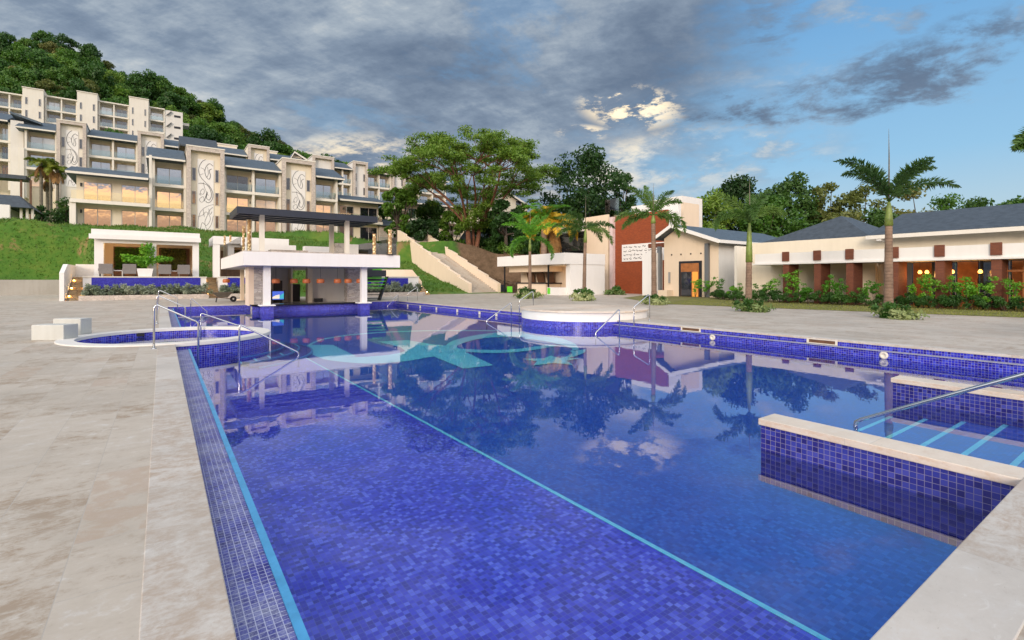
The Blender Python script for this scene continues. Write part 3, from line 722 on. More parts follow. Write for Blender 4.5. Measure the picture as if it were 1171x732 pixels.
bxo('glass_railing', 'glass', bar, BX0 + .12, BX0 + .135, BY0 + 2.2, BY1 - .3, 3.055, 3.95); bxo('glass_railing', 'glass', bar, BX1 - .135, BX1 - .12, BY0 + .3, BY1 - .3, 3.055, 4.15)
MB().box(10.9, 12.06, BY0 + .16, BY0 + .175, 3.055, 4.15).build('glass_railing', 'glass', bar)
bxo('parapet_seat', 'white', bar, 4.9, 8.0, 38.6, 39.4, 3.05, 4.0); bxo('parapet_seat', 'white', bar, 8.5, 10.7, 38.0, 38.8, 3.05, 3.95)
bxo('terrace_bar', 'barstone', bar, 9.5, 10.1, 33.6, 34.2, 3.05, 3.95); bxo('terrace_counter', 'white', bar, 10.1, 10.95, 33.6, 34.2, 3.05, 3.9)
bxo('stone_planter', 'stone_trim', bar, 5.4, 7.6, 33.2, 33.9, 3.05, 3.35); bxo('stone_planter', 'stone_trim', bar, 7.8, 9.4, 33.3, 34.0, 3.05, 3.28)
bxo('back_block', 'white', bar, 1.9, 2.6, 45.8, 46.2, 0, 4.9) if False else None

# gold shell light columns on the terrace
shell = emit('glowing_shell', (1.0, .60, .20), 1.6)
_m, _nt, _b = newmat('gold_shell'); _o = coord(_nt, 'Object'); _v = _nt.nodes.new('ShaderNodeTexVoronoi'); _v.inputs['Scale'].default_value = 7; _nt.links.new(_o.s, _v.inputs[0])
_e = E(_nt, _v.outputs[0]).ss(.15, .6); setc(_nt, _b, mixc(_nt, _e, (.80, .66, .40), (.30, .18, .07)))
_nt.links.new(mixc(_nt, _e, (1.0, .72, .36), (.25, .10, .03)).s, _b.inputs['Emission Color']); _b.inputs['Emission Strength'].default_value = .26; shellm = _m
def lightcol(px, pt, pb, D, r_, label):
    p = atD(px, pb, D); q = atD(px, pt, D); t = thing('light_column', label, 'lamp', (p.x, p.y, 3.05), 'gold light columns on the bar terrace')
    pr = [(r_*.78*(1 + .12*math.sin(k*1.9)), 3.05 + (q.z - 3.05)*k/14) for k in range(15)]
    MB().lathe((p.x, p.y, 0), [(0, 3.05)] + pr + [(0, q.z)], 14).build('shade', shellm, t)
    MB().lathe((p.x, p.y, 3.05), [(0, .04), (r_ + .06, .04), (r_ + .06, .0)], 14, smooth=False).build('base', 'dark', t)
lightcol(285, 251.5, 283, 29.5, .125, 'tall gold light column left of the terrace post'); lightcol(278.5, 258.5, 282, 32, .10, 'thinner gold light column at the left, half hidden by the tall one')
lightcol(446, 263, 288, 30.7, .15, 'gold light column in the right corner of the terrace'); lightcol(428, 267.5, 288, 31.3, .135, 'gold light column left of the corner one on the terrace right')
lightcol(263.5, 269, 286, 37, .09, 'short gold light column on the terrace left side, nearer the canopy'); lightcol(257, 269.5, 289, 38.5, .09, 'short gold light column on the terrace left side, the leftmost')
# pendant lamps over the counter
amber = emit('amber_bulb', (1.0, .45, .10), 3.0)
_m, _nt, _b = newmat('copper_pendant'); setc(_nt, _b, (.36, .10, .03)); _b.inputs['Roughness'].default_value = .45; _b.inputs['Emission Color'].default_value = (.8, .18, .03, 1); _b.inputs['Emission Strength'].default_value = .05; pendm = _m
pend0 = None
for i, (px, D) in enumerate(((315.5, 28.6), (336, 29.0), (350.5, 29.2), (366.5, 29.6), (386, 30.1), (398, 30.4), (411.5, 30.8), (258.8, 33.5), (352, 35.5))):
    p = atD(px, 322, D)
    if pend0 is None:
        t = thing('pendant_lamp', 'copper drum pendant lamp hanging over the swim-up counter', 'lamp', (p.x, p.y, 1.3), 'copper pendant lamps over the bar counter')
        MB().lathe((p.x, p.y, 1.3), [(.20, 0), (.22, .06), (.22, .17), (.19, .25), (.03, .26)], 18).build('shade', pendm, t)
        MB().lathe((p.x, p.y, 1.3), [(0, .03), (.05, .05), (.06, .10), (.03, .16), (0, .17)], 10).build('bulb', amber, t)
        MB().tube([(p.x, p.y, 1.56), (p.x, p.y, 2.254)], .008, 5).build('cord', 'dark', t); pend0 = t
    else: dup(pend0, (p.x, p.y, 1.3))
lab_p = ['leftmost of the pendant lamps, before the television', 'second pendant lamp from the left, above the service door', 'third pendant lamp from the left, before the gap to the garden', 'fourth pendant lamp, before the pale back wall', 'fifth pendant lamp, at the right of the pale back wall', 'sixth pendant lamp, before the right stone pier', 'last pendant lamp at the right, before the green stair', 'brown pendant lamp alone left of the stone pier', 'small red pendant lamp hanging farther back inside the bar']
for o_, l in zip([o for o in bpy.data.objects if o.name.startswith('pendant_lamp')], lab_p): o_['label'] = l
# television
tv = thing('television', 'wall television showing a white building under blue sky', 'television', (5.75, 34.4, .2))
tx0, tx1 = onY(311.5, 0, 34.4).x, onY(324.5, 0, 34.4).x; tz0, tz1 = onY(317, 342.6, 34.4).z, onY(317, 333.2, 34.4).z
bxo('frame', 'black', tv, tx0 - .06, tx1 + .06, 34.4, 34.47, tz0 - .05, tz1 + .05)
w_, h_ = tx1 - tx0, tz1 - tz0
bxo('screen', emit('screen_sky', (.05, .10, .45), 1.0), tv, tx0, tx1, 34.39, 34.399, tz0, tz1)
scr = MB()
scr.add([(tx0 + w_*a, 34.386, tz0 + h_*b_) for a, b_ in ((0, .1), (.62, .1), (.62, .62), (.25, .50), (0, .30))], [(0, 1, 2, 3, 4)]); scr.build('screen_building', emit('screen_white', (.7, .62, .5), .8), tv)
MB().add([(tx0 + w_*a, 34.386, tz0 + h_*b_) for a, b_ in ((.63, .1), (1, .1), (1, .8), (.63, .45))], [(0, 1, 2, 3)]).build('screen_glass', emit('screen_teal', (.05, .35, .42), .8), tv)

# green and black stair up to the terrace
green = plain('lime_green_panel', (.13, .62, .03), .5, 0, .05)
stt = thing('metal_stair', 'black steel stair with lime green treads beside the bar', 'stair', (11.8, 35, 0))
a0 = onY(405, 341, 35.0); a1 = onY(425.5, 321, 36.5)
for off in (0.0, 1.75):
    MB().hexa([(11.05+off, 34.6, 0), (11.15+off, 34.6, 0), (11.15+off, 35.1, 0), (11.05+off, 35.1, 0)], [(12.35+off, 36.4, 1.75), (12.45+off, 36.4, 1.75), (12.45+off, 36.9, 1.75), (12.35+off, 36.9, 1.75)]).build('stringer', 'dark', stt)
for k in range(7):
    f = (k + .6) / 7.2; bxo('tread', green if k > 2 else 'dark', stt, 11.15 + 1.3*f, 12.8 + 1.3*f, 34.65 + 1.8*f, 34.95 + 1.8*f, 1.75*f, 1.75*f + .05)
bxo('landing_panel', 'navy', stt, 11.3, 14.2, 36.95, 37.05, 1.75, 2.24); bxo('green_panel', green, stt, 13.75, 15.1, 37.5, 37.6, 1.75, 3.0) if False else None
bxo('green_panel', green, stt, *[onY(426, 0, 37.5).x, onY(436.5, 0, 37.5).x], 37.48, 37.54, onY(430, 316.5, 37.5).z, onY(430, 306.5, 37.5).z)
bxo('dark_panel', 'navy', stt, onY(404, 0, 38).x, onY(436.5, 0, 38).x, 38.0, 38.1, onY(420, 322.5, 38).z, onY(420, 306, 38).z)

# wheelbarrow by the bar
wp = onY(254, 341, 38.5)
wb = thing('wheelbarrow', 'metal wheelbarrow left on the deck beside the bar pier', 'wheelbarrow', (wp.x, wp.y, 0))
MB().hexa([(wp.x-.28, wp.y-.22, .34), (wp.x+.30, wp.y-.22, .30), (wp.x+.30, wp.y+.22, .30), (wp.x-.28, wp.y+.22, .34)], [(wp.x-.55, wp.y-.36, .64), (wp.x+.62, wp.y-.36, .68), (wp.x+.62, wp.y+.36, .68), (wp.x-.55, wp.y+.36, .64)]).build('tray', plain('rusty_metal', (.14, .12, .10), .7, .3, .3), wb)
for s_ in (-1, 1):
    MB().tube([(wp.x-1.15, wp.y+.30*s_, .66), (wp.x-.3, wp.y+.22*s_, .33), (wp.x+.62, wp.y+.06*s_, .20)], .022, 6).build('handle', 'wood', wb)
    MB().tube([(wp.x-.3, wp.y+.22*s_, .33), (wp.x-.36, wp.y+.24*s_, 0)], .018, 6).build('leg', 'dark', wb)
wv = MB()
for k in range(20):
    a, b_ = R(k*18), R(k*18+18); wv.hexa([(wp.x+.66+.2*math.cos(a), wp.y-.05, .2+.2*math.sin(a)), (wp.x+.66+.2*math.cos(b_), wp.y-.05, .2+.2*math.sin(b_)), (wp.x+.66+.2*math.cos(b_), wp.y+.05, .2+.2*math.sin(b_)), (wp.x+.66+.2*math.cos(a), wp.y+.05, .2+.2*math.sin(a))], [(wp.x+.66+.06*math.cos(a), wp.y-.05, .2+.06*math.sin(a)), (wp.x+.66+.06*math.cos(b_), wp.y-.05, .2+.06*math.sin(b_)), (wp.x+.66+.06*math.cos(b_), wp.y+.05, .2+.06*math.sin(b_)), (wp.x+.66+.06*math.cos(a), wp.y+.05, .2+.06*math.sin(a))])
wv.build('wheel', 'dark', wb)

# ------------------------------------------------------------------ cabana terrace at the left
CY = 49.2
ct = thing('cabana', 'white open cabana with two bays and flat roof above the blue tiled wall', 'cabana', (-.8, 51, 1.72))
x0, x1 = -4.2, 2.55; CZ0 = 1.72
bxo('roof', 'white', ct, x0 - .15, x1 + .05, CY - .35, CY + 5.2, 4.72, 5.36)
bxo('roof_lip', 'white', ct, x0 - .28, x1 + .12, CY - .48, CY - .352, 4.62, 4.98)
bxo('beam', 'white', ct, x0 + .55, x1 - .45, CY - .05, CY + .3, 4.35, 4.718)
for (a, b_) in ((x0, x0 + .55), (-.95, -.35), (x1 - .45, x1)): bxo('pillar', 'white', ct, a, b_, CY - .06, CY + .5, CZ0, 4.718)
bxo('side_wall', 'peach', ct, x0, x0 + .2, CY + .5, CY + 5, CZ0, 4.71); bxo('side_wall', 'peach', ct, x1 - .2, x1, CY + .5, CY + 5, CZ0, 4.71)
bxo('back_wall', 'peach', ct, x0 + .2, x1 - .2, CY + 4.0, CY + 4.2, CZ0, 4.71)
bxo('floor', 'paver', ct, x0, x1, CY + .0, CY + 5, CZ0 - .02, CZ0 + .01)
bxo('wood_surround', 'wood', ct, x0 + .9, -.5, CY + 3.9, CY + 3.99, CZ0, 4.3); bxo('wood_surround', 'wood', ct, -.2, x1 - .5, CY + 3.9, CY + 3.99, CZ0, 4.3)
for px, w in ((132, 0), (185, 0)):
    bxo('bench', 'wood', ct, (-3.2 if px == 132 else .1), (-.9 if px == 132 else 2.0), CY + 3.2, CY + 3.85, CZ0 + .01, CZ0 + .55)
def spotl(loc, e, c=(1, .62, .28), sz=.3, size=R(100)):
    l = bpy.data.lights.new('downlight', 'POINT'); l.energy = e; l.color = c; l.shadow_soft_size = sz; o_ = bpy.data.objects.new('downlight', l); col.objects.link(o_); o_.location = loc
for x in (-3.2, -1.9): spotl((x, CY + .9, 4.5), 32); MB().lathe((x, CY + .9, 4.69), [(0, 0), (.09, 0), (.1, .028)], 12).build('downlight', emit('warm_downlight', (1, .7, .35), 6), ct)
# fountain walls: terrace front with blue mosaic panel
def fountain(x0, x1, y, yb, zt, zp0, zp1, xa, xb, label, zlow=.9):
    t = thing('terrace_wall', label, 'wall', ((x0+x1)/2, y, 0), 'white terrace walls with blue mosaic panels')
    bxo('wall', 'white', t, x0, x1, y, yb, 0, zt); bxo('blue_panel', 'tile_panel', t, xa, xb, y - .05, y - .002, zp0, zp1)
    bxo('coping', 'offwhite', t, x0 - .05, x1 + .05, y - .08, y + .4, zt + .001, zt + .07)
    bxo('planter_wall', 'stone_trim', t, x0 - .1, x1 + .1, y - 1.3, y - 1.1, 0, .35); bxo('planter_soil', 'wood', t, x0 - .1, x1 + .1, y - 1.099, y - .052, 0, .28)
    return t
fountain(-4.75, 3.0, 48.0, 53.6, 1.68, .82, 1.66, onY(104.7, 0, 48).x, onY(229, 0, 48).x, 'white terrace wall with long blue mosaic panel below the cabana')
fountain(3.9, 7.6, 48.2, 53.6, 1.7, .85, 1.66, 4.55, 7.3, 'white terrace wall with blue mosaic panel seen left of the bar pier')
fa_, fb_ = onY(430, 0, 44.5), onY(466.5, 0, 44.5)
fountain(fa_.x - 2, fb_.x + 1.1, 44.5, 47.5, 1.75, .75, 1.66, fa_.x - 1.5, fb_.x, 'white terrace wall with blue mosaic panel right of the green stair')
# stone steps with lights
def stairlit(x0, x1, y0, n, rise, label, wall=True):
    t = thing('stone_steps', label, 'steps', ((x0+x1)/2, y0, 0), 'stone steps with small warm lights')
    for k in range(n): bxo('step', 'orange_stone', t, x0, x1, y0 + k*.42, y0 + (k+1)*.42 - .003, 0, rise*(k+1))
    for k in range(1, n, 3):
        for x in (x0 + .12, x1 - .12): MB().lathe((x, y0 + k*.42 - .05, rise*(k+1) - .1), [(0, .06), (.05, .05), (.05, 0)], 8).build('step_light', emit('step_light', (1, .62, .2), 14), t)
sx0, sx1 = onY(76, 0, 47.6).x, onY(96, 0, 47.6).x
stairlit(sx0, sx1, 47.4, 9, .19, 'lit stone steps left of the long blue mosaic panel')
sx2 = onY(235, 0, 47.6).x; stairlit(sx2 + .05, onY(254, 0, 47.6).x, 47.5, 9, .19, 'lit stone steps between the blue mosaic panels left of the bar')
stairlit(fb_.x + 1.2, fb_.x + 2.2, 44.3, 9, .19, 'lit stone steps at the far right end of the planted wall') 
sw = thing('stair_wall', 'white sloping plaster wall left of the lit stone steps', 'wall', (sx0 - .2, 48.5, 0))
MB().prof([(46.9, 0), (54.0, 0), (54.0, 2.65), (48.6, 2.65), (46.9, 2.0)], 'x', sx0 - .3, sx0 - .04).build('wall', 'white', sw)
MB().box(sx0 - .04, x0 + .0, 52.6, 52.85, 1.0, 2.75).build('return_wall', 'white', sw)
sw = thing('stair_wall', 'cream plaster wall with chamfered corner right of the bar', 'wall', (fb_.x + 2.4, 46, 0))
q0, q1, q2 = onY(448, 308.5, 47.7), onY(471, 308.5, 47.7), onY(482, 322, 47.7)
MB().prof([(q0.x - 2, 0), (q2.x, 0), (q2.x, q2.z), (q1.x, q1.z), (q0.x - 2, q0.z)], 'y', 47.6, 47.85).build('wall', 'peach', sw)
rw = thing('retaining_wall', 'low grey concrete retaining wall under the grass bank at the left', 'wall', (-10, 68, 0))
MB().box(-26, -5.3, 67.5, 67.8, 0, 1.5).build('wall', 'concrete', rw); MB().box(-5.3, -5.0, 53.4, 67.8, 0, 1.6).build('end_wall', 'concrete', rw)
# second cabana behind the bar
c2 = thing('cabana', 'white cabana partly hidden behind the left of the bar', 'cabana', (4.5, 51, 1.72))
u0, u1 = onY(243.5, 0, 49.5).x, 9.6
bxo('roof', 'white', c2, u0, u1, 49.3, 54, 4.55, 5.25); bxo('pillar', 'white', c2, u0, u0 + .5, 49.35, 50.0, 1.7, 4.548); bxo('pillar', 'white', c2, 6.0, 6.5, 49.35, 50.0, 1.7, 4.548)
bxo('back_wall', 'peach', c2, u0 + .5, u1, 53.2, 53.4, 1.7, 4.548); bxo('dark_bay', 'wood', c2, u0 + .9, u1 - .5, 53.1, 53.19, 1.7, 4.2); bxo('base_wall', 'white', c2, u0, u1, 53.7, 54, 0, 1.7)
# lounge chairs on the terrace
def chair(loc, rz, label):
    t = thing('armchair', label, 'armchair', loc, 'grey woven armchairs on the cabana terrace'); x, y, z = loc
    bxo('seat', 'wicker', t, x-.40, x+.40, y-.40, y+.40, z+.22, z+.42, bevel=.03)
    MB().hexa([(x-.42, y-.42, z+.2), (x+.42, y-.42, z+.2), (x+.42, y-.30, z+.2), (x-.42, y-.30, z+.2)], [(x-.42, y-.56, z+.95), (x+.42, y-.56, z+.95), (x+.42, y-.46, z+.95), (x-.42, y-.46, z+.95)]).build('backrest', 'wicker', t, bevel=.02)
    for s_ in (-1, 1):
        bxo('armrest', 'wicker', t, x + s_*.41 - .05, x + s_*.41 + .05, y-.35, y+.38, z+.42, z+.60)
        for q in (-.34, .34): bxo('leg', 'dark', t, x + s_*.36 - .025, x + s_*.36 + .025, y + q - .025, y + q + .025, z, z+.22)
    t.rotation_euler = (0, 0, rz)
for px, l in ((121.5, 'grey woven armchair first from the left on the cabana terrace'), (148.5, 'grey woven armchair just left of the white planter'), (188.5, 'grey woven armchair just right of the white planter'), (210, 'grey woven armchair last at the right of the cabana terrace')):
    p = onY(px, 0, 49.2 - .55); chair((p.x, 49.2 - .55, 1.76), 0, l)
def sidetable(px, l):
    p = onY(px, 0, 48.75); t = thing('side_table', l, 'side table', (p.x, 48.75, 1.76), 'white side tables between the armchairs')
    bxo('table_top', 'cushion', t, p.x-.33, p.x+.33, 48.5, 49.0, 2.18, 2.24)
    for sx in (-.29, .29):
        for sy in (-.21, .21): bxo('leg', 'cushion', t, p.x+sx-.025, p.x+sx+.025, 48.75+sy-.025, 48.75+sy+.025, 1.76, 2.179)
sidetable(134.5, 'white side table between the two left armchairs'); sidetable(199.5, 'white side table between the two right armchairs')
# ------------------------------------------------------------------ hotel rows on the slope
ART = [
 [(.50,1.0),(.30,.97),(.12,.90),(.08,.82),(.20,.75),(.45,.69),(.75,.63),(.92,.56),(.95,.49),(.85,.43),(.65,.40),(.50,.42)],
 [(.95,.92),(.75,.95),(.55,.91),(.45,.84),(.52,.77),(.70,.73),(.80,.78),(.72,.85),(.88,.88)],
 [(.05,.66),(.30,.665),(.60,.645),(.80,.58),(.85,.50),(.72,.44),(.55,.47),(.60,.55),(.42,.42)],
 [(.20,.56),(.35,.59),(.42,.55),(.32,.51),(.18,.53),(.20,.56)], [(.18,.46),(.35,.48),(.40,.43),(.25,.40),(.12,.43),(.18,.46)],
 [(.98,.38),(.70,.36),(.40,.32),(.15,.25),(.05,.15),(.04,.05)], [(.95,.34),(.75,.30),(.60,.22),(.45,.12),(.60,.03),(.85,.10),(.97,.22)],
 [(.06,.20),(.30,.22),(.55,.27),(.80,.18),(.55,.08),(.30,.12),(.18,.02)], [(.2,.88),(.4,.86),(.48,.80)], [(.15,.78),(.36,.80)], [(.62,.90),(.66,.80),(.58,.76)],
 [(.35,.68),(.45,.60),(.66,.50)], [(.10,.50),(.16,.52),(.22,.49)], [(.35,.30),(.42,.20)], [(.68,.32),(.78,.24),(.9,.28)],
]
def window(x0, x1, y, z0, z1, par, gm='window', split=1):
    f = MB(); t = .07
    f.box(x0, x0+t, y-.06, y, z0, z1); f.box(x1-t, x1, y-.06, y, z0, z1); f.box(x0+t, x1-t, y-.06, y, z1-t, z1); f.box(x0+t, x1-t, y-.06, y, z0, z0+t)
    for k in range(1, split+1):
        c = x0 + (x1-x0)*k/(split+1); f.box(c-.035, c+.035, y-.058, y-.002, z0+t, z1-t)
    w = f.build('window', 'frame', par); MB().box(x0+t, x1-t, y-.025, y-.012, z0+t, z1-t).build('pane', gm, w)
def bay(t, x0, x1, Y, z0, n, cols, fh=3.05, roof=True, depth=11, wm='cream', gmf=None, wall_low=False, rr=1.65, ov0=.5, ov1=.5):
    zt = z0 + n*fh
    bxo('wall', wm, t, x0, x1, Y+1.5, Y+depth, z0 - 7, zt)
    cw = (x1-x0)/cols
    for k in range(1, n):
        bxo('balcony_slab', 'offwhite', t, x0, x1, Y-.12, Y+1.498, z0+k*fh-.38, z0+k*fh)
        MB().box(x0+.1, x1-.1, Y-.02, Y-.005, z0+k*fh+.06, z0+k*fh+1.0).build('glass_railing', 'glass', t)
    for c in range(cols+1):
        x = x0 + cw*c; x = min(max(x, x0+.14), x1-.14); bxo('column', 'offwhite', t, x-.14, x+.14, Y-.04, Y+1.5, z0-2, zt-.02)
    for k in range(n):
        for c in range(cols):
            m = x0 + cw*(c+.5); w = min(3.1, cw-.9)/2; g = gmf(k, c) if gmf else 'window'
            window(m-w, m+w, Y+1.497, z0+k*fh+.08, z0+k*fh+2.28, t, g)
            bxo('wall_lamp', 'dark', t, m+w+.18, m+w+.30, Y+1.38, Y+1.496, z0+k*fh+1.6, z0+k*fh+1.9)
    if roof:
        MB().prof([(Y-.75, zt-.02), (Y-.75, zt+.16), (Y+depth*.5, zt+.16+rr*1.5), (Y+depth+.4, zt+.16), (Y+depth+.4, zt-.02)], 'x', x0-ov0, x1+ov1).build('roof', 'slate', t)
        bxo('eave_board', 'offwhite', t, x0-ov0+.01, x1+ov1-.01, Y-.80, Y-.753, zt-.10, zt+.13)
    else: bxo('roof_slab', 'offwhite', t, x0, x1, Y-.3, Y+depth, zt, zt+.3)
    return zt
def tower(t, x0, x1, Y, z0, zt, n, fh=3.05, art=True, wm='cream', trim='stone_trim', slots=True, a0=.28, a1=.72, zlo=0.3, artm='white'):
    w = x1-x0
    bxo('tower_wall', wm, t, x0, x1, Y-.3, Y+9, z0-3, zt)
    if trim:
        for a, b in ((x0-.05, x0+.42), (x1-.42, x1+.05)): bxo('pilaster', trim, t, a, b, Y-.95, Y-.303, z0-3, zt+.05)
        bxo('lintel', trim, t, x0+.421, x1-.421, Y-.95, Y-.303, zt-.42, zt+.05); bxo('tower_cap', 'offwhite', t, x0-.1, x1+.1, Y-1.0, Y+9.05, zt+.051, zt+.2)
    else: bxo('tower_cap', 'offwhite', t, x0-.1, x1+.1, Y-.45, Y+9.05, zt+.001, zt+.2)
    if slots:
        for k in range(n):
            for a, b in ((x0+.55, x0+w*a0-.15), (x1-w*(1-a1)+.15, x1-.55)):
                if b - a < .35: m_ = (a+b)/2; a, b = m_-.22, m_+.22
                window(a, b, Y-.302, z0+k*fh+.75, z0+k*fh+2.45, t, 'window_dim', 0)
    if art:
        p0, p1, q0, q1 = x0+w*a0, x0+w*a1, z0+zlo, zt-1.35
        pn = bxo('art_panel', artm, t, p0, p1, Y-.37, Y-.303, q0, q1)
        ln = MB()
        for cv in ART:
            pts = spl(cv, 6); ln.tube([(p0+(p1-p0)*a, Y-.375, q0+(q1-q0)*b) for a, b in pts], .034 if len(cv) > 7 else .022, 4, False)
        ln.build('line_art', 'line', pn)
def X(px, Y): return onY(px, 0, Y).x

Y1 = 77.0; Z1 = 7.6
h1 = thing('hotel_building', 'cream hotel wing with two tall swirl art panels, nearest above the pool bar', 'hotel', (8, Y1+5, Z1))
_rw = random.Random(8)
def lowg(k, c): return 'window' if k == 0 else _rw.choice(('window', 'window', 'curtain', 'window_dim'))
# left low wing standing forward
yw = Y1 - 1.8
xa, xb = X(86, yw), X(172, yw)
bxo('wall', 'cream', h1, xa, xb, yw+1.0, yw+9, Z1-3, Z1+6.1)
bxo('side_pier', 'offwhite', h1, xa-.45, xa+.1, yw-.5, yw+3, Z1-3, Z1+3.1)
bxo('balcony_slab', 'offwhite', h1, xa-.4, xb, yw-.7, yw+.998, Z1+2.72, Z1+3.12)
MB().box(xa-.3, xb, yw-.62, yw-.605, Z1+3.16, Z1+4.15).build('glass_railing', 'glass', h1)
for (p0, p1) in ((95.5, 127.5), (139, 169.5)):
    for k in (0, 1): window(X(p0, yw+1), X(p1, yw+1), yw+.997, Z1+.05+k*3.1, Z1+2.3+k*3.1, h1, 'window')
for k in (0, 1): bxo('wall_lamp', 'dark', h1, X(91.8, yw+1), X(93.8, yw+1), yw+.88, yw+.996, Z1+1.7+k*3.1, Z1+2.1+k*3.1)
bxo('end_column', 'offwhite', h1, xb-.14, xb+.14, yw-.1, yw+1.0, Z1-2, Z1+9.2)
MB().prof([(yw-.9, Z1+6.05), (yw-.9, Z1+6.25), (yw+4.2, Z1+7.6), (yw+9, Z1+6.3), (yw+9, Z1+6.05)], 'x', xa-.8, xb-.15).build('roof', 'slate', h1)
bxo('eave_board', 'offwhite', h1, xa-.75, xb-.2, yw-.96, yw-.903, Z1+5.95, Z1+6.2)
bay(h1, xb+.15, X(213, Y1), Y1, Z1, 3, 1, ov0=.6, ov1=-.1)
tower(h1, X(213.5, Y1), X(255.5, Y1), Y1, Z1, Z1+11.1, 3)
bay(h1, X(256, Y1), X(321.5, Y1), Y1, Z1, 3, 2, gmf=lowg, ov0=-.05, ov1=-.05)
tower(h1, X(322, Y1), X(358.5, Y1), Y1, Z1, Z1+11.1, 3)
bay(h1, X(359, Y1), X(386, Y1), Y1, Z1, 3, 1, gmf=lowg, ov0=-.05, ov1=.9)
xr0, xr1 = X(386.3, Y1), X(435, Y1)
bxo('wall', 'cream', h1, xr0, xr1, Y1+1.0, Y1+9, Z1-3, Z1+6.1)
bxo('balcony_slab', 'offwhite', h1, xr0, xr1+.3, Y1-.3, Y1+.998, Z1+2.72, Z1+3.12)
MB().box(xr0, xr1+.2, Y1-.2, Y1-.185, Z1+3.16, Z1+4.15).build('glass_railing', 'glass', h1)
for (p0, p1) in ((388, 404), (411.5, 431)):
    for k in (0, 1): window(X(p0, Y1+1), X(p1, Y1+1), Y1+.997, Z1+.05+k*3.1, Z1+2.3+k*3.1, h1, 'window_dim')
MB().prof([(Y1-.7, Z1+6.05), (Y1-.7, Z1+6.25), (Y1+4.2, Z1+7.6), (Y1+9, Z1+6.3), (Y1+9, Z1+6.05)], 'x', xr0+.1, xr1+.8).build('roof', 'slate', h1)
bxo('eave_board', 'offwhite', h1, xr0+.15, xr1+.75, Y1-.76, Y1-.703, Z1+5.95, Z1+6.2)
bxo('annex_wall', 'stone_trim', h1, xr1+.1, xr1+2.4, Y1+.5, Y1+5, Z1-4, Z1+2.6)
MB().prof([(Y1-.2, Z1+2.6), (Y1-.2, Z1+2.75), (Y1+3, Z1+4.0), (Y1+5.4, Z1+2.7), (Y1+5.4, Z1+2.6)], 'x', xr1-.2, xr1+3.0).build('annex_roof', 'slate', h1)

Y2 = 111.0; Z2 = 16.8
h2 = thing('hotel_building', 'cream hotel row with grey roofs and art tower, second row behind the nearest wing', 'hotel', (5, Y2+5, Z2))
cur = lambda k, c: 'curtain' if (k + c) % 2 == 0 else 'window'
bay(h2, X(28, Y2), X(65.5, Y2), Y2, Z2, 3, 1, gmf=cur, ov0=1.0, ov1=-.1)
bxo('side_pier', 'offwhite', h2, X(28, Y2)-.7, X(28, Y2)-.002, Y2-.3, Y2+5, Z2-4, Z2+6)
tower(h2, X(66, Y2), X(99, Y2), Y2, Z2, Z2+11.1, 3, wm='offwhite', artm='white')
bay(h2, X(99.5, Y2), X(157.5, Y2), Y2, Z2, 3, 2, gmf=cur, ov0=-.05, ov1=-.05)
tower(h2, X(158, Y2), X(187, Y2), Y2, Z2, Z2+11.1, 3, wm='offwhite')
bay(h2, X(187.5, Y2), X(283, Y2), Y2, Z2, 3, 3, gmf=lowg, ov0=-.05, ov1=-.05)
tower(h2, X(283.5, Y2), X(307, Y2), Y2, Z2, Z2+11.4, 3)
bay(h2, X(307.5, Y2), X(356.5, Y2), Y2, Z2, 3, 2, gmf=lowg, ov0=-.05, ov1=-.05)
tower(h2, X(357, Y2), X(380.5, Y2), Y2, Z2, Z2+11.1, 3, art=False, wm='pale')
bay(h2, X(381, Y2), X(402.5, Y2), Y2, Z2, 3, 2, ov0=-.05, ov1=-.05)
tower(h2, X(403, Y2), X(419, Y2), Y2, Z2, Z2+11.0, 3, art=False, wm='pale')
bay(h2, X(419.5, Y2), X(447, Y2), Y2, Z2, 3, 2, ov0=-.05, ov1=.5)
tower(h2, X(447.5, Y2), X(462, Y2), Y2, Z2, Z2+11.0, 3, art=False, wm='pale')
bay(h2, X(462.5, Y2), X(510, Y2), Y2, Z2, 3, 3, ov0=-.05, ov1=.5)
# roof boxes and gables of the row between
for p0, p1, pt, zb in ((249, 271, 166, 24), (300, 317, 173, 24)):
    a, b = X(p0, Y2+8), X(p1, Y2+8); zt = onY((p0+p1)/2, pt, Y2+8).z
    bxo('roof_box', 'cream', h2, a, b, Y2+8, Y2+11, zb, zt); bxo('roof_box_cap', 'offwhite', h2, a-.15, b+.15, Y2+7.9, Y2+11.1, zt, zt+.2); bxo('roof_box_face', 'pale', h2, a+.5, b-.5, Y2+7.95, Y2+7.998, zb, zt-.5)
def gable(t, p0, pm, p1, ye, yp, y, dep, wm='cream', rm='slate'):
    a, m, b = onY(p0, ye, y), onY(pm, yp, y), onY(p1, ye, y)
    MB().prof([(a.x, a.z-5), (b.x, a.z-5), (b.x, a.z), (m.x, m.z-.1), (a.x, a.z)], 'y', y, y+dep).build('gable_wall', wm, t)
    th = .22; sl_ = lambda q0, q1: [(q0[0], q0[1]), (q1[0], q1[1]), (q1[0], q1[1]+th), (q0[0], q0[1]+th)]
    ov = .6; da = (m.z-a.z)/(m.x-a.x); db = (m.z-a.z)/(b.x-m.x)
    MB().prof(sl_((a.x-ov, a.z-ov*da), (m.x, m.z)), 'y', y-.7, y+dep).build('roof', rm, t); MB().prof(sl_((m.x, m.z), (b.x+ov, a.z-ov*db)), 'y', y-.7, y+dep).build('roof', rm, t)
    for q0, q1 in (((a.x-ov, a.z-ov*da), (m.x, m.z)), ((m.x, m.z), (b.x+ov, a.z-ov*db))):
        MB().prof([(q0[0], q0[1]-.12), (q1[0], q1[1]-.12), (q1[0], q1[1]+th+.02), (q0[0], q0[1]+th+.02)], 'y', y-.78, y-.703).build('barge_board', 'offwhite', t)
gable(h2, 331, 336, 353, 183, 175, Y2+4, 7)
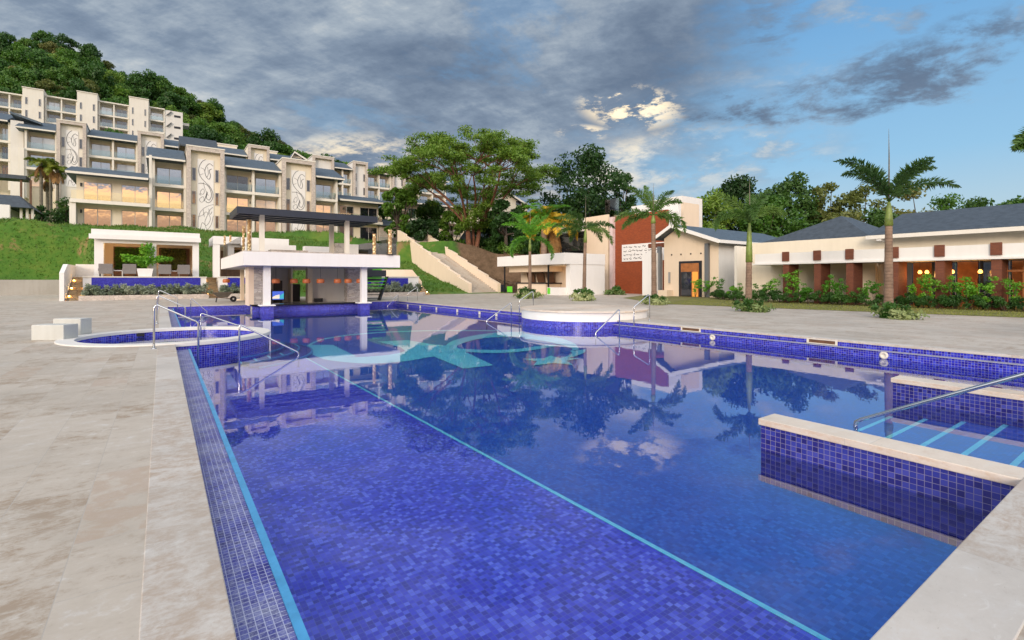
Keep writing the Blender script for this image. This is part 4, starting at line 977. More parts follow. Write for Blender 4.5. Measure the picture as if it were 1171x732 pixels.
# open timber lookout roof lit from below
lk = thing('lookout_pavilion', 'dark roofed timber pavilion lit orange inside, between the hotel rows', 'pavilion', (X(226, 98), 98, 18))
ea, eb = onY(205, 165, 98), onY(249, 169, 98); zt_ = onY(214, 157, 100).z
MB().prof([(97, ea.z-.4), (97, ea.z-.15), (101, zt_+.3), (105, ea.z-.15), (105, ea.z-.4)], 'x', ea.x, eb.x).build('roof', 'slate_dark', lk)
for x in (ea.x+1, (ea.x+eb.x)/2, eb.x-1): bxo('post', 'wood', lk, x-.15, x+.15, 98, 98.3, 12, ea.z-.38)
bxo('back_wall', 'doorwood', lk, ea.x+.8, eb.x-.8, 103.5, 103.7, 12, ea.z-.4); spotl(((ea.x+eb.x)/2, 100.5, ea.z-1.2), 90, (1, .45, .15), .4)

Y3 = 165.0; Z3 = 36.2
h3 = thing('hotel_building', 'pale flat roofed hotel block high on the hill under the forest', 'hotel', (-12, Y3+5, Z3))
pl_ = dict(fh=3.05, roof=False, wm='pale'); tw = dict(art=False, wm='offwhite', trim=None, a0=.26, a1=.74)
dk = lambda k, c: 'window_dim' if (k*2 + c) % 3 else 'curtain'
bay(h3, X(-22, Y3), X(26.5, Y3), Y3, Z3-2.8, 4, 3, gmf=dk, **pl_); tower(h3, X(27, Y3), X(51, Y3), Y3-1, Z3-2.6, 47.4, 4, **tw)
bay(h3, X(51.5, Y3), X(88.5, Y3), Y3, Z3-2.0, 4, 2, gmf=dk, **pl_); tower(h3, X(89, Y3), X(112, Y3), Y3-1, Z3-1.8, 48.6, 4, **tw)
bay(h3, X(112.5, Y3), X(147.5, Y3), Y3, Z3-1.2, 4, 2, gmf=dk, **pl_); tower(h3, X(148, Y3), X(170, Y3), Y3-1, Z3-1.0, 49.4, 4, **tw)
bay(h3, X(170.5, Y3), X(188.5, Y3), Y3, Z3-.6, 4, 1, gmf=dk, **pl_)
bxo('end_wall', 'pale', h3, X(189, Y3), X(209, Y3), Y3, Y3+9, 30, 47.9)
for k in range(4):
    bxo('stair_slot', 'dark', h3, X(199, Y3), X(206.5, Y3), Y3-.03, Y3-.003, Z3+k*3.05+.9, Z3+k*3.05+1.5)
    MB().hexa([(X(190, Y3), Y3-.5, Z3+k*3.05+1.0), (X(190, Y3)+.1, Y3-.5, Z3+k*3.05+1.0), (X(196, Y3), Y3-.5, Z3+k*3.05+2.2), (X(196, Y3)-.1, Y3-.5, Z3+k*3.05+2.2)], [(X(190, Y3), Y3-.003, Z3+k*3.05+1.2), (X(190, Y3)+.1, Y3-.003, Z3+k*3.05+1.2), (X(196, Y3), Y3-.003, Z3+k*3.05+2.4), (X(196, Y3)-.1, Y3-.003, Z3+k*3.05+2.4)]).build('stair_flight', 'dark', h3)
for z in (40.5, 45.2): bxo('side_balcony', 'offwhite', h3, X(209, Y3)+.003, X(209, Y3)+1.6, Y3+3, Y3+7, z, z+.7)

h4 = thing('hotel_building', 'white gabled hotel wing at the far left edge behind the palms', 'hotel', (X(10, 116), 118, 17))
bay(h4, X(-40, 114), X(12, 114), 114, 18.2, 3, 3, gmf=dk, ov0=.4, ov1=-.2)
g0, g1, g2 = onY(11, 127, 112.5), onY(47, 140, 112.5), onY(27, 139, 113)
bxo('end_wall', 'pale', h4, g0.x, g2.x, 113.01, 121, 12, g2.z)
MB().hexa([(g0.x, 112.4, g0.z), (g0.x, 112.4, g0.z - .35), (g1.x, 112.4, g1.z - .35), (g1.x, 112.4, g1.z)], [(g0.x, 122, g0.z), (g0.x, 122, g0.z - .35), (g1.x, 122, g1.z - .35), (g1.x, 122, g1.z)]).build('rake_roof', 'slate', h4)

# houses seen through the big tree
h5 = thing('hotel_building', 'cream two storey wing with balconies seen behind the wide spreading tree', 'hotel', (X(490, 92), 96, 10))
bay(h5, X(456, 92), X(536, 92), 92, 10.6, 2, 3, ov0=.5, ov1=.5, rr=1.2)
h6 = thing('house', 'cream gable fronted house behind the right side of the spreading tree', 'house', (X(580, 84), 88, 6))
gable(h6, 560, 574, 603, 232, 218, 84, 12)
a, b = onY(561, 290, 84), onY(602, 290, 84); bxo('wall', 'cream', h6, a.x, b.x, 84.02, 95.9, 4, onY(575, 231, 84).z - 4.5)
for q in ((570, 577), (590, 596)): window(X(q[0], 83.9), X(q[1], 83.9), 83.997, onY(575, 230, 84).z-.6, onY(575, 230, 84).z+.4, h6, 'window_dim', 0)
h7 = thing('shed', 'low cream shed with dark hipped roof under the trees beside the slope', 'shed', (X(575, 72), 74, 5))
p0, p1, p2 = onY(548, 282, 72), onY(592, 284, 72), onY(548, 266, 72)
bxo('wall', 'cream', h7, p0.x, p1.x, 72, 79, 2, p0.z); MB().prof([(71.2, p0.z-.05), (71.2, p0.z+.12), (75.5, p2.z+.5), (79.8, p0.z+.12), (79.8, p0.z-.05)], 'x', p0.x-.8, p1.x+.8).build('roof', 'slate_dark', h7)
h8 = thing('garden_shelter', 'low dark roofed shelter on the bank at the left edge', 'shelter', (X(18, 86), 88, 8))
a = onY(-20, 232, 86); b = onY(38, 239, 86); r0 = onY(-20, 221, 88); r1 = onY(22, 226, 88)
MB().hexa([(a.x, 85, b.z), (b.x, 85, b.z), (b.x, 93, b.z), (a.x, 93, b.z)], [(a.x+1, 88, r0.z), (r1.x, 88, r0.z), (r1.x, 90, r0.z), (a.x+1, 90, r0.z)]).build('roof', 'slate_dark', h8)
for x in (X(24, 86), X(31, 86), X(37, 86)): bxo('post', 'pale', h8, x-.12, x+.12, 86, 86.24, 7, b.z)
bxo('wall', 'pale', h8, X(-20, 86.5), X(10, 86.5), 86.5, 92, 6, onY(5, 236, 86).z)
h9 = thing('hedge_wall', 'white rounded wall with a green creeper at the left edge of the bank', 'wall', (X(2, 80), 80.5, 7.5))
bxo('wall', 'white', h9, X(-20, 80), X(11, 80), 80, 80.5, 6, onY(5, 234, 80).z)
ro = thing('roofed_walkway', 'long low dark roof on the bank left of the palms', 'shelter', (X(10, 100), 101, 14))
a, b = onY(-10, 201, 100), onY(30, 203, 100); bxo('roof', 'slate_dark', ro, a.x, b.x, 100, 103, b.z-.3, b.z+.25)
for x in (a.x+4, b.x-.6): bxo('post', 'wood', ro, x-.12, x+.12, 100.3, 100.5, 9, b.z-.3)

# ------------------------------------------------------------------ white stair up the slope right of the bar
ws = thing('garden_stair', 'long stair between stepped cream walls climbing the slope', 'stair', (30.5, 50, 0))
xL, xR = onY(541, 0, 52).x, onY(568, 0, 46.5).x
xs0, xs1 = 27.6, 31.0
def stepwall(x0, x1, ya, yb, z0_, z1_, n, nm):
    m = MB()
    for k in range(n):
        y = ya + (yb-ya)*k/n; y2 = ya + (yb-ya)*(k+1)/n; z = z0_ + (z1_-z0_)*(k+.75)/n; zz_ = z0_ + (z1_-z0_)*(k+.1)/n
        m.hexa([(x0, y, -1), (x1, y, -1), (x1, y2, -1), (x0, y2, -1)], [(x0, y, zz_+1.0), (x1, y, zz_+1.0), (x1, y2, z+1.15), (x0, y2, z+1.15)])
    m.build(nm, 'peach', ws)
stepwall(xs0-.4, xs0, 46.6, 66.5, 0, 7.6, 8, 'side_wall'); stepwall(xs1, xs1+.4, 46.6, 66.5, 0, 7.6, 8, 'side_wall')
for k in range(44): bxo('step', 'paver', ws, xs0 + .001, xs1 - .001, 46.6 + k*.452, 46.6 + (k+1)*.452, max(-.2, k*.172 - 1), .172*(k+1))

# ------------------------------------------------------------------ poolside buildings at the right
sb_ = thing('snack_bar', 'white flat roofed snack bar with thin black posts and angled canopy', 'snack bar', (33.5, 41, 0))
MB().prism([(31.4, 35.7), (36.9, 35.7), (36.9, 47.3), (31.4, 47.3)], 3.02, 4.1).build('roof', 'white', sb_)
MB().box(32.0, 36.6, 36.3, 46.5, 2.9, 3.018).build('soffit', 'peach', sb_)
bxo('wall', 'white', sb_, 32.2, 36.89, 35.75, 36.4, 0, 3.019); bxo('wall', 'peach', sb_, 34.4, 34.6, 36.4, 46.8, 0, 3.0)
bxo('bulkhead', 'peach', sb_, 32.5, 34.39, 39.4, 46.5, 2.35, 2.899)
bxo('counter', 'peach', sb_, 32.3, 34.3, 39.6, 44.6, 0, 1.08); bxo('counter_top', 'dark', sb_, 32.2, 34.39, 39.5, 44.7, 1.08, 1.2)
for y in (46.4, 38.6): bxo('post', 'dark', sb_, 31.75, 31.88, y-.06, y+.06, 0, 3.0)
bxo('door_frame', 'dark', sb_, 34.36, 34.398, 37.1, 38.5, 0, 2.3); bxo('door', 'doorwood', sb_, 34.33, 34.359, 37.25, 38.35, .02, 2.2); spotl((33.4, 38.2, 2.5), 8, (1, .6, .25), .15)
for k, y in enumerate((40.2, 41.9, 43.6)):
    MB().hexa([(34.0, y, 1.21), (34.05, y, 1.21), (34.05, y+1.2, 1.21), (34.0, y+1.2, 1.21)], [(33.7, y, 2.3), (33.75, y, 2.3), (33.75, y+1.2, 2.3), (33.7, y+1.2, 2.3)]).build('wooden_shutter', 'wood', sb_)
bxo('low_wall', 'white', sb_, 31.3, 32.6, 36.4, 38.2, 0, .75); bxo('green_panel', green, sb_, 32.0, 32.04, 45.2, 46.2, .1, .75); bxo('green_panel', green, sb_, 31.26, 31.296, 37.7, 38.1, .1, .7)
tp = thing('tarpaulin_heap', 'dark blue tarpaulin heap beside the foot of the garden stair', 'tarpaulin', (32.2, 47.6, 0))
MB().lathe((32.2, 47.6, 0), [(0, .95), (.25, .9), (.5, .68), (.62, .45), (.75, .3), (.8, 0)], 9, smooth=False).build('tarpaulin', 'navy', tp)

ub = thing('lobby_building', 'tall white building with rust red tiled feature wall and patterned sign', 'building', (43, 38, 0))
yO0, yO1 = onX(757, 0, 41.3).y, onX(703.5, 0, 41.3).y
bxo('feature_wall', 'brick', ub, 41.3, 41.6, yO0 - .6, yO1, 0, 8.55)
bxo('corner_pier', plain('pink_plaster', (.66, .52, .50), .8, 0, .1), ub, 40.9, 41.6, yO1 + .002, onX(697, 0, 40.9).y, 0, 8.5)
yw0, yw1 = onX(697, 0, 41.2).y + .2, onX(668.5, 0, 41.2).y
bxo('wall', 'peach', ub, 41.2, 50, yw0, yw1, 0, 8.9)
bxo('upper_band', 'white', ub, 41.25, 50, yw1 + .003, yw1 + 8, 7.35, 8.9); bxo('lower_band', 'white', ub, 41.25, 50, yw1 + .003, yw1 + 8, 0, 4.6)
bxo('upper_glass', 'window_dim', ub, 42.4, 42.45, yw1 + .01, yw1 + 7.9, 4.6, 7.35); bxo('upper_wall', 'wood', ub, 43.5, 49, yw1 + .01, yw1 + 7.9, 4.61, 7.34)
for z in (4.75, 4.95, 7.05, 6.85): bxo('louvre', 'dark', ub, 40.7, 42.38, yw1 + .05, yw1 + 3.5, z, z+.06)
bxo('back_block', 'white', ub, 41.61, 43.5, yO0 - .55, yO1 + .001, 0, 8.45)
bxo('rooftop_glass', 'glass', ub, 41.35, 41.37, yO1 - .5, yO1 + 1.6, 8.56, 10.6); bxo('rooftop_glass', 'glass', ub, 41.37, 43.5, yO1 + 1.6, yO1 + 1.62, 8.56, 10.6)
# white tower behind
q0, q1 = atD(762, 238, 60), atD(779, 238, 60); tq = atD(803, 224, 60)
bxo('tower', 'white', ub, 50, 54, 36, 41, 0, 11.4); bxo('tower_side', 'peach', ub, 47, 49.99, onX(781, 0, 47).y, onX(771, 0, 47).y, 0, onX(776, 232, 47).z); bxo('upper_wall', 'white', ub, 44.0, 44.4, onX(776, 0, 44).y, onX(722, 0, 44).y, 0, 9.9)
# patterned white sign panel
y0s, y1s = onX(744.5, 0, 41.27).y - 1.8, onX(711.5, 0, 41.27).y; zs0 = onX(711.5, 299.3, 41.27).z; zs1 = onX(711.5, 280.2, 41.27).z
pn = bxo('sign_panel', 'white', ub, 41.22, 41.297, y0s, y1s, zs0, zs1)
sg = MB(); rs = random.Random(3)
for row in range(4):
    z = zs1 - (zs1-zs0)*(.16 + .225*row); y = y1s - .25
    while y > y0s + .4:
        w = rs.uniform(.18, .55)
        sg.tube([(41.215, y, z), (41.215, y - w*.35, z + rs.uniform(-.07, .10)), (41.215, y - w*.7, z - rs.uniform(0, .1)), (41.215, y - w, z + rs.uniform(-.02, .05))], .032, 4)
        if rs.random() < .3: sg.tube([(41.215, y - w*.5, z + .12), (41.215, y - w*.5 - .1, z + .16)], .025, 4)
        y -= w + rs.uniform(.08, .28)
sg.build('sign_strokes', 'line', pn)

gb_ = thing('gabled_building', 'cream building with grey gabled roof and orange lit doorway', 'building', (42, 27, 0))
XG, YA, YB, ZE = 38.0, 23.8, 29.3, 4.75
ym, zm = 27.7, 6.25
bxo('pier', 'white', gb_, 37.3, 38.4, onX(749, 0, 37.3).y, onX(734.5, 0, 37.3).y, 0, 4.0); bxo('canopy_band', 'brickcol', gb_, 38.2, 38.5, YB - .9, YB + 2.0, 4.55, 4.95)
MB().prof([(YA, -.2), (YB, -.2), (YB, 5.3), (ym, zm), (YA, ZE)], 'x', XG, 52).build('wall', 'peach', gb_)
MB().prof([(YA-.004, 0), (YA-.001, 0), (YA-.001, ZE-.02), (YA-.004, ZE-.02)], 'x', XG+.002, 49).build('side_wall', 'pale', gb_)  # thin sheet: the shaded side's greyer tone put into its colour
def slab(q0, q1, th, xa_, xb_, nm, m): MB().prof([q0, q1, (q1[0], q1[1]+th), (q0[0], q0[1]+th)], 'x', xa_, xb_).build(nm, m, gb_)
r0, r1, r2 = (YA-.7, ZE-.12), (ym, zm+.02), (YB+.45, 5.15)
slab(r0, r1, .16, XG-1.1, 52.5, 'roof', 'slate'); slab(r1, r2, .16, XG-1.1, 52.5, 'roof', 'slate')
slab((r0[0], r0[1]-.14), (r1[0], r1[1]-.14), .31, XG-1.18, XG-1.102, 'barge_board', 'white'); slab((r1[0], r1[1]-.14), (r2[0], r2[1]-.14), .31, XG-1.18, XG-1.102, 'barge_board', 'white')
bxo('fascia', 'white', gb_, XG-1.1, 52.5, YA-.78, YA-.702, ZE-.24, ZE+.02)
yd0, yd1 = onX(802, 0, XG-.1).y, onX(776.5, 0, XG-.1).y
bxo('door_frame', 'dark', gb_, XG-.12, XG-.003, yd0, yd1, 0, 3.15); bxo('door_recess', 'doorwood', gb_, XG-.14, XG-.121, yd0+.22, yd1-.22, .02, 2.95)
bxo('door_glass', 'window_dim', gb_, XG-.16, XG-.141, yd0+.95, yd1-.25, .03, 2.2); bxo('lit_opening', emit('lit_wood_interior', (.75, .30, .05), .32), gb_, XG-.16, XG-.141, yd0+.3, yd0+.85, .03, 2.2)
for px, nm in ((754, 0), (808.5, 1)):
    y = onX(px, 0, XG-.15).y; bxo('downpipe', plain('grey_pipe', (.14, .15, .16), .5, 0, .05), gb_, XG-.25, XG-.004, y-.18, y+.18, 0, 4.6)
for k in range(4): MB().lathe((0, 0, 0), [(0, .0), (.05, 0), (.05, .05)], 8).box(XG-.06, XG-.003, 25.6+.75*k, 25.72+.75*k, 3.72, 3.84).build('wall_spot', 'dark', gb_) if False else bxo('wall_spot', 'dark', gb_, XG-.06, XG-.003, 25.4+1.0*k, 25.5+1.0*k, 3.72, 3.84)
bxo('bench_wall', 'peach', gb_, XG-.9, XG-.002, 28.3, 29.3, 0, .55); bxo('meter_box', plain('meter_grey', (.3, .3, .3), .6, 0, .05), gb_, XG-.12, XG-.003, 28.6, 28.75, 1.2, 2.2)

rb = thing('restaurant_building', 'long cream restaurant with brown brick columns and lit terrace', 'building', (36, 8, 0))
XF = 33.6
MB().box(36.0, 36.3, 12, 20.2, 0, 4.22).box(36.0, 36.3, -6, 12, 3.0, 4.1).build('wall', 'cream', rb)
bxo('end_wall', 'offwhite', rb, 34.6, 48, 20.2, 20.4, 0, 4.0); bxo('inner_wall', 'offwhite', rb, 36.0, 36.2, 14.5, 20, 0, 3.0) if False else None
MB().box(XF, XF+.22, -6, 18.3, 2.62, 3.27).box(XF+.22, 36, 18.08, 18.3, 2.62, 3.27).build('canopy_fascia', 'white', rb)
bxo('canopy_slab', 'white', rb, XF-.12, 35.998, -6, 18.42, 2.52, 2.619)
cols = [onX(p, 0, XF-.1).y for p in (898, 934, 971, 1022, 1074, 1139)] + [3.9, 1.5, -.8]
for i, y in enumerate(cols):
    bxo('brick_column', 'brickcol', rb, XF-.02, XF+1.35, y-.19, y+.19, 0, 2.519); bxo('brick_cap', 'brickcol', rb, XF-.10, XF-.002, y-.21, y+.21, 2.72, 3.34)
# glazed inside wall
for k, (ya, yb) in enumerate(zip(cols[3:], cols[4:])):
    bxo('glass_wall', 'window_dim', rb, 36.4, 36.44, yb+.02, ya-.02, 0, 2.5); bxo('mullion', 'dark', rb, 36.32, 36.399, (ya+yb)/2-.05, (ya+yb)/2+.05, 0, 2.5)
    bxo('wood_panel', 'doorwood', rb, 36.30, 36.395, ya-.95, ya-.1, 0, 2.5)  # orange instead of brown: warm glow of the inside put into the colour
bxo('lintel', 'dark', rb, 36.28, 36.398, -6, 12, 2.5, 2.98)
MB().box(36.301, 36.6, 11.95, 12.2, 0, 4.2).build('wall_return', 'cream', rb)
MB().hexa([(35.0, -8, 4.02), (35.0, 12.1, 4.02), (35.0, 12.1, 4.2), (35.0, -8, 4.2)], [(41, -8, 5.8), (41, 12.1, 5.8), (41, 12.1, 5.97), (41, -8, 5.97)]).hexa([(41, -8, 5.8), (41, 12.1, 5.8), (41, 12.1, 5.97), (41, -8, 5.97)], [(47, -8, 4.02), (47, 12.1, 4.02), (47, 12.1, 4.2), (47, -8, 4.2)]).build('roof', 'slate_dark', rb)
MB().box(34.93, 34.998, -8, 12.15, 3.95, 4.17).build('fascia', 'offwhite', rb)
for y in (5.1, 11.5): bxo('bracket', 'white', rb, 35.0, 35.9, y-.12, y+.12, 3.84, 4.015)
MB().box(36.5, 46.8, 11.9, 12.05, 0, 4.1).build('end_gable', 'cream', rb)
# hipped roof behind the parapet
hr = [(38.5, 12.8, 4.1), (38.5, 21.5, 4.1), (50, 21.5, 4.1), (50, 12.8, 4.1)]
MB().add(hr + [(43.5, 16.8, 6.5), (45.5, 16.8, 6.5)], [(0, 4, 1), (1, 4, 5, 2), (2, 5, 3), (3, 5, 4, 0), (0, 1, 2, 3)]).build('hipped_roof', 'slate_dark', rb)
MB().box(36.31, 48, 12.5, 20.19, 0, 4.0).build('rear_block', 'cream', rb)
bulb = emit('warm_bulb', (1.0, .42, .08), 3.5)
lamp0 = None
for px, py in ((1052, 311.5), (1084, 310), (1121, 312), (1089, 313), (1148, 311.5), (1060, 314)):
    p = onX(px, py, 35.2)
    if lamp0 is None:
        t = thing('hanging_lamp', 'glowing amber globe lamp hanging under the restaurant canopy', 'lamp', tuple(p), 'amber globe lamps under the restaurant canopy')
        MB().lathe(tuple(p), [(0, -.09), (.07, -.07), (.10, 0), (.07, .08), (.03, .12), (0, .12)], 14).build('globe', bulb, t); MB().tube([p + Vector((0, 0, .12)), (p.x, p.y, 2.515)], .008, 5).build('cord', 'dark', t); lamp0 = t; zz0 = p.z
    else: dup(lamp0, (p.x, p.y, zz0))
    spotl((p.x - .35, p.y, zz0 - .15), 8, (1, .5, .16), .12)
wf = thing('timber_frame', 'pale timber post frame standing on the restaurant terrace', 'frame', (34.8, onX(1160, 0, 34.8).y, 0))
yy = onX(1160, 0, 34.8).y
for dy in (-.35, .28): bxo('post', 'doorwood', wf, 34.75, 34.85, yy+dy-.05, yy+dy+.05, 0, 2.2)
bxo('crossbar', 'doorwood', wf, 34.70, 34.749, yy-1.2, yy+.5, 1.9, 2.0)
# ------------------------------------------------------------------ vegetation
import numpy as np
def leaves(clumps, n, size, seed, up=.35, shell=.45, aspect=.55):
    """n leaf quads scattered through ellipsoid clumps [(x,y,z,rx,ry,rz)]"""
    g = np.random.default_rng(seed); cl = np.array(clumps); wgt = (cl[:, 3]*cl[:, 4]*cl[:, 5])**.7; wgt /= wgt.sum()
    ix = g.choice(len(cl), n, p=wgt); dv = g.normal(size=(n, 3)); dv /= np.linalg.norm(dv, axis=1)[:, None]
    rad = g.random(n)**shell; p = cl[ix, :3] + dv*rad[:, None]*cl[ix, 3:6]
    nr = g.normal(size=(n, 3)) + dv*.7; nr[:, 2] += up; nr /= np.linalg.norm(nr, axis=1)[:, None]
    t = np.cross(nr, g.normal(size=(n, 3))); t /= np.linalg.norm(t, axis=1)[:, None]; b = np.cross(nr, t)
    s = size*(.6 + .8*g.random(n))[:, None]
    q = np.stack([p - t*s, p - b*s*aspect, p + t*s, p + b*s*aspect], 1).reshape(-1, 3)
    f = np.arange(4*n).reshape(-1, 4)
    return q.tolist(), f.tolist()
def clumpcloud(seed, r, h, n, flat=.7, base=.35, cr=.42):
    g = random.Random(seed); out = []
    for i in range(n):
        a = g.random()*6.283; u = g.random()**.5; z = g.random()
        rr = r*u*math.sqrt(max(.12, 1 - (1.9*abs(z - .42))**2 * .8)); c_ = r*cr*g.uniform(.65, 1.25)
        out.append((rr*math.cos(a), rr*math.sin(a), h*(base + (1-base)*z*.86), c_, c_, c_*flat))
    return out
def limb(mb, p, q, r0, r1, bend, g, n=5, sides=6):
    p, q = Vector(p), Vector(q); L = (q-p).length; pts, rs = [], []
    off = Vector((g.uniform(-1, 1), g.uniform(-1, 1), g.uniform(.2, 1)))*bend*L
    for k in range(n+1):
        t = k/n; pts.append(p.lerp(q, t) + off*math.sin(math.pi*t)*.5); rs.append(r0 + (r1-r0)*t)
    mb.tube(pts, rs, sides)
M['bark'] = plain('tree_bark', (.10, .075, .055), .9, 0, .35, 3.0, .4)
M['redbark'] = plain('red_bark', (.24, .10, .055), .85, 0, .35, 2.0, .4)
L1 = leafmat('dark_forest_leaves', (.014, .046, .006), (.034, .095, .011), (.09, .16, .018))
L2 = leafmat('mid_forest_leaves', (.024, .070, .006), (.055, .13, .011), (.13, .19, .022))
L3 = leafmat('olive_leaves', (.045, .065, .012), (.085, .105, .022), (.15, .145, .04))
LR = leafmat('raintree_leaves', (.030, .075, .006), (.065, .135, .010), (.13, .19, .02))
LD = leafmat('dense_dark_leaves', (.010, .032, .006), (.020, .060, .009), (.045, .095, .014))
LP = leafmat('palm_leaves', (.028, .070, .012), (.055, .115, .02), (.10, .16, .03))
LY = leafmat('yellow_palm_leaves', (.22, .20, .012), (.42, .27, .015), (.50, .28, .02))
LG = leafmat('bright_shrub_leaves', (.035, .12, .008), (.075, .21, .012), (.14, .30, .02))
LH = leafmat('dark_shrub_leaves', (.015, .05, .008), (.032, .09, .012), (.06, .13, .02))
LV = leafmat('variegated_leaves', (.07, .12, .03), (.19, .23, .09), (.36, .36, .20))
LGREY = leafmat('grey_green_leaves', (.10, .13, .08), (.17, .20, .14), (.26, .28, .21))
LD2 = leafmat('dark_palm_leaves', (.016, .045, .010), (.030, .072, .014), (.06, .10, .02))
LDEAD = leafmat('dead_palm_leaves', (.13, .075, .025), (.22, .12, .04), (.30, .17, .05))

def tree(name, seed, r, h, nclump, nleaf, lsize, lm, base=.3, flat=.7, cr=.42, trunk=.3, bark='bark', limbs=6, kind=None):
    """prototype at the origin: trunk with limbs, crown of leaf clumps"""
    t = thing(name, 'tree', 'tree', (0, 0, 0)); g = random.Random(seed)
    cl = clumpcloud(seed, r, h, nclump, flat, base, cr)
    tb = MB(); top = (g.uniform(-.3, .3), g.uniform(-.3, .3), h*(base+.15))
    limb(tb, (0, 0, -.6), top, trunk, trunk*.6, .05, g, 5, 8)
    for c in g.sample(cl, min(limbs, len(cl))): limb(tb, (top[0]*.7, top[1]*.7, top[2]*.75), c[:3], trunk*.5, trunk*.12, .12, g, 4, 5)
    tb.build('trunk', bark, t)
    q, f = leaves(cl, nleaf, lsize, seed); mk('crown', q, f, lm, t)
    return t
def place(proto, first, x, y, z, rot, sc, label, group, szv=None):
    if first:
        proto.location = (x, y, z); proto.rotation_euler = (0, 0, rot); proto.scale = szv or (sc, sc, sc); proto['label'] = label
        if group: proto['group'] = group
        return proto
    return dup(proto, (x, y, z), rot, sc, label, group, szv)

# --- forest on the hill: each crown its own tree
hp = [tree('forest_tree', 11, 4.6, 9.0, 22, 4800, .33, L1), tree('forest_tree', 12, 5.0, 8.0, 24, 4800, .33, L2), tree('forest_tree', 13, 4.0, 10.5, 20, 4200, .32, L1, base=.25),
      tree('forest_tree', 14, 4.8, 7.5, 20, 4200, .33, L2, flat=.55), tree('forest_tree', 15, 4.2, 9.0, 16, 2700, .31, L3, cr=.36)]
HL = ['dark green round crowned tree of the hillside forest', 'mid green broad tree of the hillside forest', 'tall dark tree of the hillside forest', 'mid green flat topped tree of the hillside forest', 'olive loose crowned tree of the hillside forest']
used = set(); nh = 0
blds = [(-60, 36, 108, 128), (-48, 4, 160, 180), (-14, 34, 74, 92), (34, 60, 108, 126)]
gr = random.Random(5); cand = []
D_ = 96.0
while D_ < 268:
    px = -60.0
    while px < 545:
        cand.append((px + gr.uniform(-6, 6)*100/D_*2, D_ + gr.uniform(-3.5, 3.5))); px += 5000/D_*gr.uniform(.85, 1.2)*(1.0 if D_ < 200 else 1.15)
    D_ += 7.0 if D_ < 160 else (9.5 if D_ < 230 else 8.0)
for px, D in cand:
    p = atD(px, 300, D); z = terr(p.x, p.y)
    ysky = lerp_tab(px, SKYL)
    if any(a - 4 < p.x < b + 4 and c - 4 < p.y < d_ + 3 for a, b, c, d_ in blds): continue
    ytop = YH - (z + 9 - H)*F/D
    if z < 14: continue
    # skip what rows of buildings hide entirely
    if px < 215 and 128 < D < 150 and p.y < 165: pass
    if ytop > 205 and px < 440: continue
    if nh > 285: break
    k = gr.choices(range(5), (2.4, 3, 1.6, 2.6, 1.4))[0]; sc = gr.uniform(.65, 1.45)*(1.05 if D > 200 else .95)
    place(hp[k], k not in used, p.x, p.y, z - .8, gr.random()*6.28, sc, HL[k], 'trees of the hillside forest', (sc*gr.uniform(.9, 1.15), sc*gr.uniform(.9, 1.15), sc*gr.uniform(.8, 1.35))); used.add(k); nh += 1
print('forest trees', nh)

# --- the great spreading tree
def spreading(px, py, D, w, h, label, seed=21):
    base = atD(px, py, D); base.z = terr(base.x, base.y) - .2; H_ = h; Rr = w/2
    t = thing('spreading_tree', label, 'tree', tuple(base)); g = random.Random(seed); tb = MB(); cl = []
    def P(x, y, z): return (base.x + x, base.y + y, base.z + z)
    fork = [(.5, 0, 3.2), (-.5, .3, 4.6), (1.0, -.2, 3.0)]
    limb(tb, P(-.25, 0, -.5), P(-.75, 0, 4.6), .50, .34, .04, g, 6, 10); limb(tb, P(.35, 0, -.5), P(1.5, .2, 4.8), .40, .28, .06, g, 6, 10); limb(tb, P(.2, .3, -.5), P(.5, .6, 4.6), .32, .22, .05, g, 6, 8)
    mains = []
    starts = [P(-.75, 0, 4.6), P(1.5, .2, 4.8), P(.5, .6, 4.6)]
    for i in range(13):
        a = 6.283*i/13 + g.uniform(-.2, .2); rr = Rr*g.uniform(.42, .62) if i % 4 else Rr*.18
        s_ = starts[0] if math.cos(a) < -.1 else (starts[1] if math.cos(a) > .3 else starts[2])
        # screen-right is the direction (C,-S)
        ex, ey = rr*math.cos(a), rr*math.sin(a); q = P(ex*C + ey*S, -ex*S + ey*C, H_*g.uniform(.52, .66)); limb(tb, s_, q, .22, .11, .10, g, 6, 7); mains.append((q, a))
        for j in range(4):
            a2 = a + g.uniform(-.75, .75); r2 = min(Rr*.97, rr + Rr*g.uniform(.18, .42)); ex, ey = r2*math.cos(a2), r2*math.sin(a2)
            zt = H_*(.96 - .36*(r2/Rr)**2.2)*g.uniform(.93, 1.0); q2 = P(ex*C + ey*S, -ex*S + ey*C, zt); limb(tb, q, q2, .09, .035, .12, g, 5, 5)
            for k in range(4):
                q3 = Vector(q2) + Vector((g.uniform(-2.3, 2.3), g.uniform(-2.3, 2.3), g.uniform(-.7, 1.2))); limb(tb, Vector(q).lerp(Vector(q2), g.uniform(.5, .95)), q3, .05, .02, .1, g, 3, 4)
                cl.append((*q3, g.uniform(1.0, 1.9), g.uniform(1.0, 1.9), g.uniform(.35, .65)))
            cl.append((*q2, 1.3, 1.3, .6))
    for i in range(95):  # inner tufts
        a = g.random()*6.283; r2 = Rr*g.random()**.5*.85; ex, ey = r2*math.cos(a), r2*math.sin(a); cl.append((*P(ex*C + ey*S, -ex*S + ey*C, H_*(.86 - .34*(r2/Rr)**2)*g.uniform(.66, 1.0)), 1.25, 1.25, .5))
    for i in range(26): cl.append((*P(g.uniform(-3, 4.5)*C, -g.uniform(-3, 4.5)*S - 1.0, g.uniform(4.5, 10.0)), 1.3, 1.3, .8))
    tb.build('trunk', 'redbark', t); q, f = leaves(cl, 80000, .150, seed, up=.8, shell=.75); mk('crown', q, f, LR, t)
spreading(540, 287, 75, 26.0, 19.0, 'wide spreading tree with reddish forked trunk above the garden stair')

